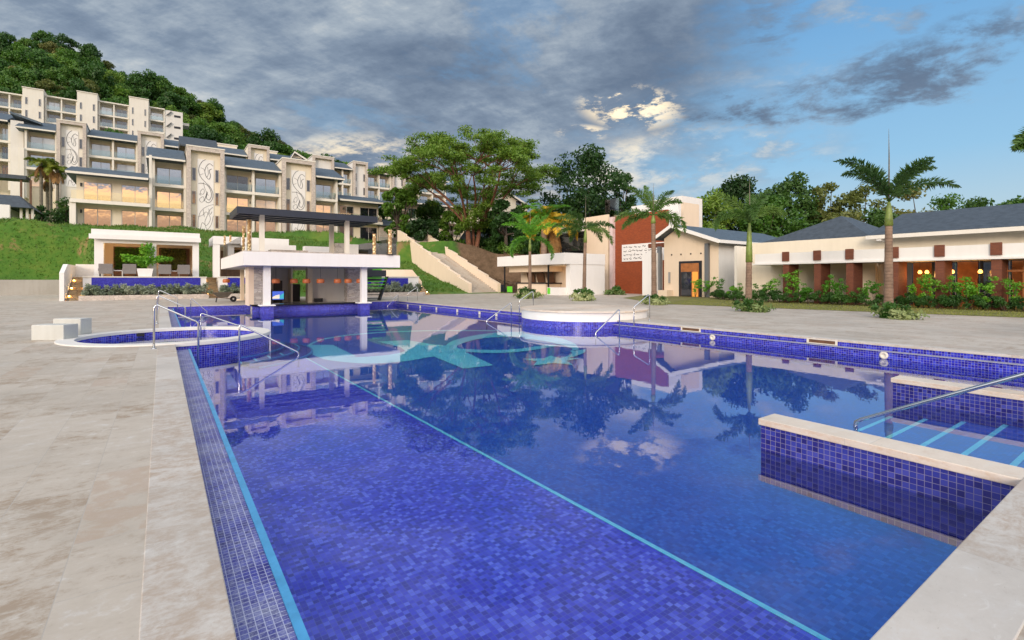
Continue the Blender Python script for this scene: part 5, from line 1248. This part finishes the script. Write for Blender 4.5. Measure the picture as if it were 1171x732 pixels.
# --- other trees, each with its place
def onetree(name, label, px, ptop, D, wpx, seed, lm, nleaf, lsize, base=.15, flat=.8, ncl=26, cr=.34, zb=None, limbs=8, bark='bark', trunk=.35, group=None):
    p = atD(px, ptop, D); zg = terr(p.x, p.y) if zb is None else zb; h = (p.z - zg)
    t = tree(name, seed, wpx/2*D/F, h, ncl, nleaf, lsize, lm, base, flat, cr, trunk, bark, limbs); t.location = (p.x, p.y, zg); t['label'] = label
    if group: t['group'] = group
    return t
onetree('dense_tree', 'dense dark green tree rising behind the white lobby building', 672, 162, 84, 112, 31, LD, 17000, .28, base=.15, ncl=60, cr=.27)
onetree('dense_tree', 'loose thin tree right of the dense dark one behind the lobby', 708, 186, 88, 50, 32, LD, 4600, .26, base=.2, cr=.24, ncl=40)
onetree('dark_tree', 'dark drooping tree behind the right of the spreading tree trunk', 578, 226, 70, 46, 33, LD, 4500, .26, base=.3, ncl=20, cr=.32)
onetree('dark_tree', 'dark tree left of the spreading tree beside the hotel end', 487, 252, 72, 44, 34, LD, 3200, .24, base=.25, ncl=18, cr=.3)
onetree('young_tree', 'light green young tree at the end of the hotel', 455, 205, 74, 40, 35, LR, 3600, .24, base=.2, cr=.3)
onetree('low_tree', 'low dark tree behind the yellow palm', 610, 240, 78, 60, 36, L2, 4000, .28, base=.1)
onetree('low_tree', 'low tree behind the snack bar, left of the white upper block', 640, 222, 90, 60, 37, LD, 4200, .32, base=.1)
bt = [(806, 203, 74, 74, L2, 6500, 'bushy green tree just right of the white tower'), (850, 193, 80, 72, LD, 6500, 'tall dark green tree behind the palm with green crownshaft'), (905, 190, 78, 60, LD, 5200, 'dark tree behind the hipped roof'),
      (942, 196, 76, 52, L3, 4200, 'olive tree over the hipped roof, next to the dark one'), (980, 200, 74, 56, L3, 2900, 'thin olive tree with bare branches left of the tall palm'), (880, 215, 70, 70, L2, 5200, 'lower green tree above the grey gabled roof'),
      (1040, 196, 72, 60, L3, 3000, 'loose tree with gaps behind the fronds of the tall palm'), (1085, 214, 90, 62, L2, 3600, 'low rounded tree over the long grey roof'), (1118, 216, 84, 50, LD, 3000, 'second low tree over the long grey roof'), (1158, 215, 80, 46, L2, 3400, 'bright low tree at the right edge over the roof'),
      (745, 236, 95, 90, LD, 4800, 'dark trees filling the gap behind the red wall'), (965, 236, 66, 60, L3, 3400, 'small olive tree right over the hipped roof'), (1010, 232, 64, 54, LD, 3200, 'small dark tree at the left end of the long roof')]
for i, (px, pt, D, w, lm, n, l) in enumerate(bt): onetree('background_tree', l, px, pt, D, w, 50 + i, lm, int(n*2.0), .26, base=.10, ncl=58, cr=.34 if lm is not L3 else .36, zb=0, limbs=14, trunk=.3)
for i, (px, pt, w, D) in enumerate(((130, 238, 0, 0),)): pass
for i, (px, pt, D, w, lm, n, l) in enumerate(((466, 214, 80, 40, LR, 5200, 'light green airy tree at the head of the slope, next to the hotel end'), (492, 226, 84, 44, LD, 5200, 'dark green tree at the head of the slope, left of the spreading tree trunk'), (516, 236, 82, 36, L2, 4200, 'mid green tree at the head of the slope, just left of the spreading tree trunk'),
      (560, 232, 80, 40, LD, 4800, 'dark tree at the head of the slope, just right of the spreading tree trunk'), (596, 224, 92, 46, L2, 4600, 'mid green tree at the head of the slope, behind the gable house'), (440, 232, 84, 26, L2, 2600, 'small tree at the head of the slope, against the hotel end'))):
    onetree('slope_tree', l, px, pt, D, w, 150 + i, lm, n, .22, base=.1, ncl=36, cr=.3, limbs=10, trunk=.25)
hd = thing('clipped_hedge', 'dark clipped hedge at the head of the garden stair', 'hedge', (33, 74, 7.5))
a, b = atD(478, 266, 80), atD(520, 266, 80); q, f = leaves([(a.x + (b.x-a.x)*k/9, a.y + (b.y-a.y)*k/9, terr(a.x, a.y) + .6, 1.0, 1.0, .9) for k in range(10)], 3500, .16, 77); mk('foliage', q, f, LD, hd)

# --- palms
def frond_mesh(L, droop, rise, seed, width=.55, plum=True, n=60, twist=0.0):
    g = random.Random(seed); mb = MB(); pts = []
    for k in range(9):
        t = k/8; a = rise - droop*t**1.35; 
        pts.append((pts[-1] + Vector((math.cos(a), 0, math.sin(a)))*L/8) if pts else Vector((0, 0, 0)))
    mb.tube(pts, [.028*(1 - .8*k/8) + .004 for k in range(9)], 5)
    for i in range(n):
        t = .10 + .90*i/(n-1); k = min(7, int(t*8)); u = t*8 - k; p = pts[k].lerp(pts[k+1], u); d_ = (pts[k+1]-pts[k]).normalized()
        w = width*(math.sin(math.pi*min(1, t*.9 + .12))**.6)
        for s_ in ((-1, 1) if not plum else (-1, 1, -.4, .4)):
            side = Vector((0, 1, 0)); nrm = d_.cross(side)
            ang = (g.uniform(-.35, .35) if not plum else g.uniform(-1.1, 1.1)); dr = (side*(1 if s_ > 0 else -1)*math.cos(ang)*abs(s_)**.3 + nrm*(math.sin(ang) - (.15 if not plum else 0)) + d_*g.uniform(.45, .8)).normalized()
            tip = p + dr*w*g.uniform(.8, 1.1) + Vector((0, 0, -.12*w)); mid = p.lerp(tip, .45) + Vector((0, 0, .03)); b_ = d_*.038*max(1, L/2.9)
            mb.add([p - b_*.4, mid - b_, tip, mid + b_], [(0, 1, 2, 3)])
    return mb
def palm(name, label, px, pbase, pcrown, D, L, nf, lm, lean=(0, 0), shaft=None, tr=(.16, .11), seed=1, spear=0.0, droopy=1.0, group=None, trunkm='palmtrunk', angs=None, zb=0.0, plum=True, dead=0, width=.42):
    base = atD(px, pbase, D); base.z = zb; top = atD(px + lean[0], pcrown, D); h = top.z - zb
    t = thing(name, label, 'palm tree', tuple(base), group); g = random.Random(seed)
    hs = h - (shaft or 0); off = Vector((top.x - base.x, top.y - base.y, 0))
    tb = MB(); pts, rs = [], []
    nn = int(h*4)
    for k in range(nn+1):
        f_ = k/nn; pts.append(base + off*f_**1.4*(hs/h) + Vector((0, 0, hs*f_))); rs.append((tr[0] + (tr[1]-tr[0])*f_)*(1 + .05*(k % 2)) + (.06*max(0, 1 - f_*9)))
    tb.tube(pts, rs, 12); tb.build('trunk', trunkm, t)
    c0 = base + off + Vector((0, 0, h))
    if shaft: MB().tube([pts[-1] - Vector((0, 0, .03)), pts[-1].lerp(c0, .3), pts[-1].lerp(c0, .75), c0], [tr[1]*1.25, tr[1]*1.15, tr[1]*.8, .05], 12).build('crownshaft', 'crownshaft', t)
    for i in range(nf):
        if angs and i < len(angs): az, rise, dr = angs[i]; az = az
        else: az, rise, dr = g.random()*360, g.uniform(.25, 1.15), g.uniform(1.2, 1.9)*droopy
        fb = frond_mesh(L*g.uniform(.88, 1.08), dr, rise, seed*50 + i, width, plum)
        a = R(az) - YAW; m_ = Matrix.Rotation(a, 3, 'Z')
        vs = [c0 + m_ @ Vector(v) for v in fb.v]; fb.v = [tuple(v) for v in vs]; fb.build('frond', lm, t)
    for i in range(dead):
        fb = frond_mesh(L*.9, .7, -.9, seed*70 + i, width*.7, False); m_ = Matrix.Rotation(g.random()*6.28, 3, 'Z'); fb.v = [tuple(c0 + Vector((0, 0, -.3)) + m_ @ Vector(v)) for v in fb.v]; fb.build('dead_frond', LDEAD, t)
    if spear: MB().tube([c0, c0 + Vector((.02, 0, spear*.6)), c0 + Vector((.05, .02, spear))], [.032, .022, .004], 6).build('spear_leaf', 'greytrunk', t)
    return t
M['palmtrunk'] = ringed('ringed_palm_trunk', (.22, .145, .10), (.08, .05, .035))
M['greytrunk'] = ringed('grey_palm_trunk', (.17, .15, .11), (.07, .06, .045))
M['crownshaft'] = plain('palm_crownshaft', (.19, .26, .05), .5, 0, .3, 4.0)
# azimuths are screen-relative: 0 right, 180 left, 90 away, 270 towards the camera
palm('foxtail_palm', 'tall foxtail palm with upright spear leaf before the restaurant', 1016, 362, 231, 20.2, 3.05, 7, LD2, (.5, 0), .95, (.17, .12), 3, 3.0, angs=[(4, 1.22, .95), (174, 1.38, 1.45), (352, .80, 1.25), (80, 1.3, 1.3), (12, 1.08, 1.1), (188, 1.2, 1.6), (270, 1.1, 1.3)])
palm('foxtail_palm', 'foxtail palm with long green crownshaft on the lawn edge', 856, 355, 255, 24.3, 2.55, 6, LP, (1, 0), 1.9, (.16, .13), 4, 2.2, angs=[(20, 1.3, .9), (160, 1.25, 1.0), (180, 1.0, 2.6), (60, 1.35, 1.1), (0, 1.05, 1.9), (250, 1.0, 2.2)])
palm('foxtail_palm', 'foxtail palm with brown trunk before the gabled building', 748, 347, 246, 31, 2.6, 8, LP, (-1, 0), .5, (.17, .12), 6, 2.0, angs=[(178, .45, 1.3), (350, .35, 1.9), (100, 1.35, .7), (10, 1.1, 1.5), (165, .15, 1.2), (200, 1.2, 1.0), (5, .1, 1.7), (30, 1.2, 1.0)])
palm('foxtail_palm', 'slender palm before the white end wall of the snack bar', 668, 340, 262, 37.5, 3.0, 9, LP, (1.5, 0), 1.0, (.15, .11), 7, 2.6, droopy=1.0)
palm('foxtail_palm', 'bright green palm with drooping lower fronds before the snack bar counter', 606, 338, 272, 41, 3.1, 10, LG, (0, 0), 1.1, (.15, .11), 8, 2.8, angs=[(160, .25, 2.3), (15, .2, 2.1), (200, .1, 2.0), (120, 1.2, 1.0), (60, 1.3, .8), (180, 1.1, 1.4), (0, 1.0, 1.5), (30, 1.25, .9), (150, 1.3, .9), (270, .9, 1.5)])
pz = atD(630, 300, 58)
palm('yellowing_palm', 'old palm with yellow and orange drooping fronds behind the snack bar', 630, 318, 254, 58, 4.4, 34, LY, (0, 0), None, (.4, .32), 9, 0, 1.25, zb=.0, plum=False, dead=14, width=1.0)
palm('yellowing_palm', 'green topped palm standing in front of the yellow one', 622, 318, 250, 56.5, 4.2, 9, LG, (0, 0), None, (.35, .3), 10, 0, .9, zb=.0, plum=False, width=.9)
ep = atD(1190, 178, 15)
palm('foxtail_palm', 'palm outside the frame whose frond tip shows at the right edge', 1218, 390, 165, 13.5, 1.55, 5, LP, (0, 0), .8, (.15, .11), 12, 0, angs=[(180, .35, .9), (90, .9, 1.2), (0, .8, 1.3), (270, 1.0, 1.4), (40, 1.2, 1.0)])
for i, (px, pc, D, l, sd) in enumerate(((47, 186, 72, 'leftmost palm of the clump on the bank left of the hotel', 14), (58, 190, 75, 'second palm of the clump left of the hotel, in the middle', 15), (66, 194, 73, 'rightmost palm of the clump beside the low hotel wing', 16), (54, 203, 77, 'low palm at the back of the clump left of the hotel', 17))):
    p = atD(px, 250, D); palm('bank_palm', l, px, 255, pc, D, 2.3, 15, LY if False else leafmat('bank_palm_leaves', (.05, .09, .008), (.12, .16, .012), (.24, .24, .03)), (0, 0), None, (.22, .17), sd, 0, 1.1, zb=terr(p.x, p.y) - .3, plum=False, dead=7, trunkm='greytrunk', width=.7)
for i, (px, pc, D, l) in enumerate(((8, 172, 90, 'dark palm at the left edge before the white gabled wing'), (22, 152, 99, 'dark palm before the white gable end'), (3, 182, 84, 'low dark palm at the far left edge'))):
    p = atD(px, 250, D); palm('dark_palm', l, px, 255, pc, D, 2.6, 10, LD, (0, 0), None, (.2, .15), 24 + i, 0, 1.1, zb=terr(p.x, p.y) - .3, plum=False, trunkm='greytrunk', width=.8)

# --- shrubs
def shrub(name, seed, r, h, n, size, lm, ncl=9, stems=6, flat=.8, base=.25):
    t = thing(name, 'shrub', 'shrub', (0, 0, 0)); g = random.Random(seed); cl = clumpcloud(seed, r, h, ncl, flat, base, .42); sb_ = MB()
    for c in g.sample(cl, min(stems, len(cl))): limb(sb_, (g.uniform(-.08, .08), g.uniform(-.08, .08), 0), c[:3], .018, .006, .1, g, 3, 4)
    sb_.build('stem', 'bark', t); q, f = leaves(cl, n, size, seed, up=.4, shell=.7); mk('foliage', q, f, lm, t); return t
def shoot(seed, h, r, n, size):
    t = thing('tall_shrub', 'shrub', 'shrub', (0, 0, 0)); g = random.Random(seed); sb_ = MB(); cl = []
    for k in range(5):
        a = g.random()*6.28; x, y = r*g.uniform(.2, 1)*math.cos(a), r*g.uniform(.2, 1)*math.sin(a); z = h*g.uniform(.6, 1); limb(sb_, (0, 0, 0), (x, y, z), .02, .008, .15, g, 4, 4)
        cl.append((x, y, z, .30*h/2, .30*h/2, .16*h/2))
        for q in range(3): u = g.uniform(.4, .9); cl.append((x*u + g.uniform(-.2, .2), y*u + g.uniform(-.2, .2), z*u, .2, .2, .13))
    sb_.build('stem', 'bark', t); q, f = leaves(cl, n, size, seed, up=.5, shell=.7); mk('foliage', q, f, LG, t); return t
dp = [shrub('hedge_shrub', 61, .62, 1.05, 1500, .055, LH), shrub('hedge_shrub', 62, .70, .95, 1500, .055, LH), shrub('hedge_shrub', 63, .55, 1.2, 1400, .055, LG)]
tp_ = [shoot(64, 2.0, .7, 620, .07), shoot(65, 2.3, .6, 600, .07), shoot(66, 1.8, .8, 600, .07)]
hu, tu = set(), set(); gs = random.Random(12)
DL = ['low dark green hedge shrub in the row along the lawn', 'broad dark green hedge shrub in the row along the lawn', 'bright green upright hedge shrub in the row along the lawn']
for y in np.arange(-3, 23.5, .62):
    k = gs.choices((0, 1, 2), (3, 3, 1))[0]; x = 32.7 + gs.uniform(-.25, .25) + max(0, y - 19)*.9
    place(dp[k], k not in hu, x, y, .01, gs.random()*6.28, gs.uniform(.62, .86), DL[k], 'hedge shrubs along the lawn'); hu.add(k)
TL = ['tall leafy shrub with long arching shoots behind the hedge', 'tall upright shrub with tufted bright shoots behind the hedge', 'wide tall shrub with bright leaves behind the hedge']
for px in (795, 806, 822, 843, 871, 884, 902, 915, 946, 958, 990, 1003, 1050, 1062, 1094, 1108, 1124, 1160):
    p = onX(px, 345, 33.0 if px > 860 else 34.5 + (860-px)*.035); k = gs.randrange(3)
    place(tp_[k], k not in tu, p.x, p.y, .01, gs.random()*6.28, gs.uniform(.62, .98), TL[k], 'tall shrubs behind the hedge'); tu.add(k)
# planted skirts at the palm feet
sk = shrub('skirt_shrub', 71, .62, .62, 1300, .06, LH, 10, 5, .7, .1); sv_ = shrub('skirt_shrub', 72, .75, .34, 800, .075, LV, 12, 4, .6, .05)
f0 = f1 = True
for px, pb, D, nm in ((1020, 364, 19.4, 'at the foot of the tall palm'), (857, 357, 23.6, 'at the foot of the palm with green crownshaft'), (747, 349, 30, 'at the foot of the palm before the gabled building'), (665, 344.5, 36, 'at the foot of the palm before the white end wall'), (604, 342, 40, 'at the foot of the bright green palm'), (702, 338, 50, 'at the foot of the red feature wall')):
    p = atD(px, 0, D); s_ = 1.0 if D < 34 else 1.45
    place(sk, f0, p.x, p.y, .01, px, s_, 'dark green planting ' + nm, 'dark shrubs at the palm feet'); f0 = False
    q_ = p - Vector((S, C, 0))*.35; place(sv_, f1, q_.x, q_.y, .01, px*2, s_, 'pale variegated planting ' + nm, 'variegated shrubs at the palm feet'); f1 = False
# grey green shrubs under the mosaic panels
gp = shrub('planter_shrub', 81, .55, .85, 700, .075, LGREY, 8, 5, .9, .15); first = True
for k in range(14):
    place(gp, first, -4.4 + .55*k, 47.35, .2, gs.random()*6.28, gs.uniform(.9, 1.15), 'grey green shrub in the planter under the long blue mosaic panel', 'grey green shrubs under the left panel'); first = False
for k in range(6): place(gp, False, 4.3 + .6*k, 47.5, .2, gs.random()*6.28, gs.uniform(.9, 1.15), 'grey green shrub in the planter seen left of the bar pier', 'grey green shrubs by the bar pier')
for k in range(9): place(gp, False, fa_.x - 1.2 + .62*k, 43.85, .2, gs.random()*6.28, gs.uniform(1.0, 1.3), 'grey green shrub in the planter right of the green stair', 'grey green shrubs right of the bar')
# potted plant and green wall panels in the cabana
pp = onY(166, 325, 48.6); pt = thing('potted_plant', 'bright green bushy plant in a white square planter before the cabana', 'potted plant', (pp.x, 48.6, 1.76))
MB().hexa([(pp.x-.42, 48.25, 1.76), (pp.x+.42, 48.25, 1.76), (pp.x+.42, 48.95, 1.76), (pp.x-.42, 48.95, 1.76)], [(pp.x-.52, 48.2, 2.38), (pp.x+.52, 48.2, 2.38), (pp.x+.52, 49.0, 2.38), (pp.x-.52, 49.0, 2.38)]).build('pot', 'white', pt)
q, f = leaves([(pp.x, 48.6, 3.0, .8, .6, .55), (pp.x-.75, 48.5, 3.1, .7, .5, .35), (pp.x+.9, 48.5, 3.15, .7, .4, .28), (pp.x+.15, 48.6, 3.9, .55, .5, .6), (pp.x+1.5, 48.5, 3.2, .4, .3, .2), (pp.x-1.2, 48.5, 3.3, .4, .3, .22)], 1900, .10, 91, up=.6, shell=.7); mk('foliage', q, f, LG, pt)
for (a, b), l in (((-3.2, -1.0), 'dark green living wall panel in the left bay of the cabana'), ((-.05, 1.75), 'reddish green living wall panel in the right bay of the cabana')):
    gw = thing('living_wall', l, 'plant wall', ((a+b)/2, 53.0, 2.4)); bxo('backing', 'bark', gw, a, b, 53.0, 53.09, 2.4, 4.2)
    q, f = leaves([(a + (b-a)*(i+.5)/8, 52.93, 2.4 + 1.8*(j+.5)/7, .2, .06, .18) for i in range(8) for j in range(7)], 2600, .07, 92, up=0); mk('foliage', q, f, L2 if a < -1 else L3, gw)
for i, (px, D) in enumerate(((74, 70), (82, 69), (92, 71))):
    pass
onetree('bank_shrub', 'dark round shrub below the palm clump beside the low hotel wing', 76, 224, 70, 30, 95, LD, 2200, .16, base=.05, cr=.4)
onetree('bank_shrub', 'dark round shrub left of the palm trunks on the bank', 46, 232, 71, 18, 96, LD, 1500, .16, base=.05, cr=.4)
onetree('creeper', 'green creeper hanging over the rounded white wall at the left edge', 9, 226, 80.5, 26, 97, L2, 1600, .16, base=.35, cr=.4)
# leave no prototype unplaced
for pr, u, s in ((hp, used, 'f'), (dp, hu, 'd'), (tp_, tu, 't')):
    for k, o in enumerate(pr):
        if k not in u:
            for c in list(o.children): bpy.data.objects.remove(c)
            bpy.data.objects.remove(o)
# undergrowth round the head of the garden stair and behind the roofs
us = [shrub('bank_bush', 101, 1.6, 2.6, 2600, .16, LD, 16, 8, .8, .15), shrub('bank_bush', 102, 1.9, 2.2, 2400, .17, L2, 16, 8, .8, .1)]
uu = set(); gu = random.Random(31)
UL = ['dark bush in the undergrowth round the spreading tree', 'mid green bush in the undergrowth round the spreading tree']
for px, D in [(462, 79), (470, 84), (480, 82), (492, 86), (505, 84), (516, 86), (528, 82), (552, 80), (560, 77), (568, 84), (578, 80), (590, 78), (598, 74), (585, 70), (606, 70), (470, 90), (500, 92), (535, 90), (556, 90), (618, 72), (628, 66)]:
    p = atD(px, 0, D); k = 0 if gu.random() < .7 else 1
    place(us[k], k not in uu, p.x, p.y, terr(p.x, p.y) - .2, gu.random()*6.28, gu.uniform(.8, 1.35), UL[k], 'undergrowth bushes by the spreading tree'); uu.add(k)

# rough grass tufts on the banks and litter on the bare slope
g = random.Random(44); mb = MB(); n = 0
while n < 26000:
    x, y = g.uniform(-24, 31), g.uniform(47, 76)
    z = terr(x, y)
    if z < .25 or z > 9 or (27.2 < x < 31.4) or (-5 < x < 10 and y < 53.5) or (x > 31): continue
    if x > -9 and y > 74.8: continue
    n += 1; z += (math.sin(x*1.1 + y*.37)*math.sin(y*.83 - x*.2))*.16*(z > .5) + math.sin(x*.41 + 1)*.12*(z > .5) - .07
    a = g.random()*6.28; h = g.uniform(.10, .30); w = g.uniform(.04, .09)
    mb.add([(x - w*math.cos(a), y - w*math.sin(a), z), (x + w*math.cos(a), y + w*math.sin(a), z), (x + g.uniform(-.15, .15), y + g.uniform(-.15, .15), z + h)], [(0, 1, 2)])
stuff(mb.build('bank_grass', leafmat('bank_grass_blades', (.022, .062, .006), (.050, .115, .010), (.12, .14, .025)), None, (0, 0, 0)))
mb = MB(); n = 0
while n < 5000:
    x, y = g.uniform(31.4, 50), g.uniform(47, 72); z = terr(x, y)
    if z < .2: continue
    n += 1; s_ = g.uniform(.05, .2); z += (math.sin(x*1.1 + y*.37)*math.sin(y*.83 - x*.2))*.16*(z > .5) + math.sin(x*.41 + 1)*.12*(z > .5) - .04
    p = [(x + g.uniform(-s_, s_), y + g.uniform(-s_, s_), z + g.uniform(0, s_)) for _ in range(4)]; mb.add(p, [(0, 1, 2), (0, 2, 3), (0, 1, 3)])
stuff(mb.build('leaf_litter', plain('brown_litter', (.16, .095, .05), .9, 0, .5, 3.0), None, (0, 0, 0)))
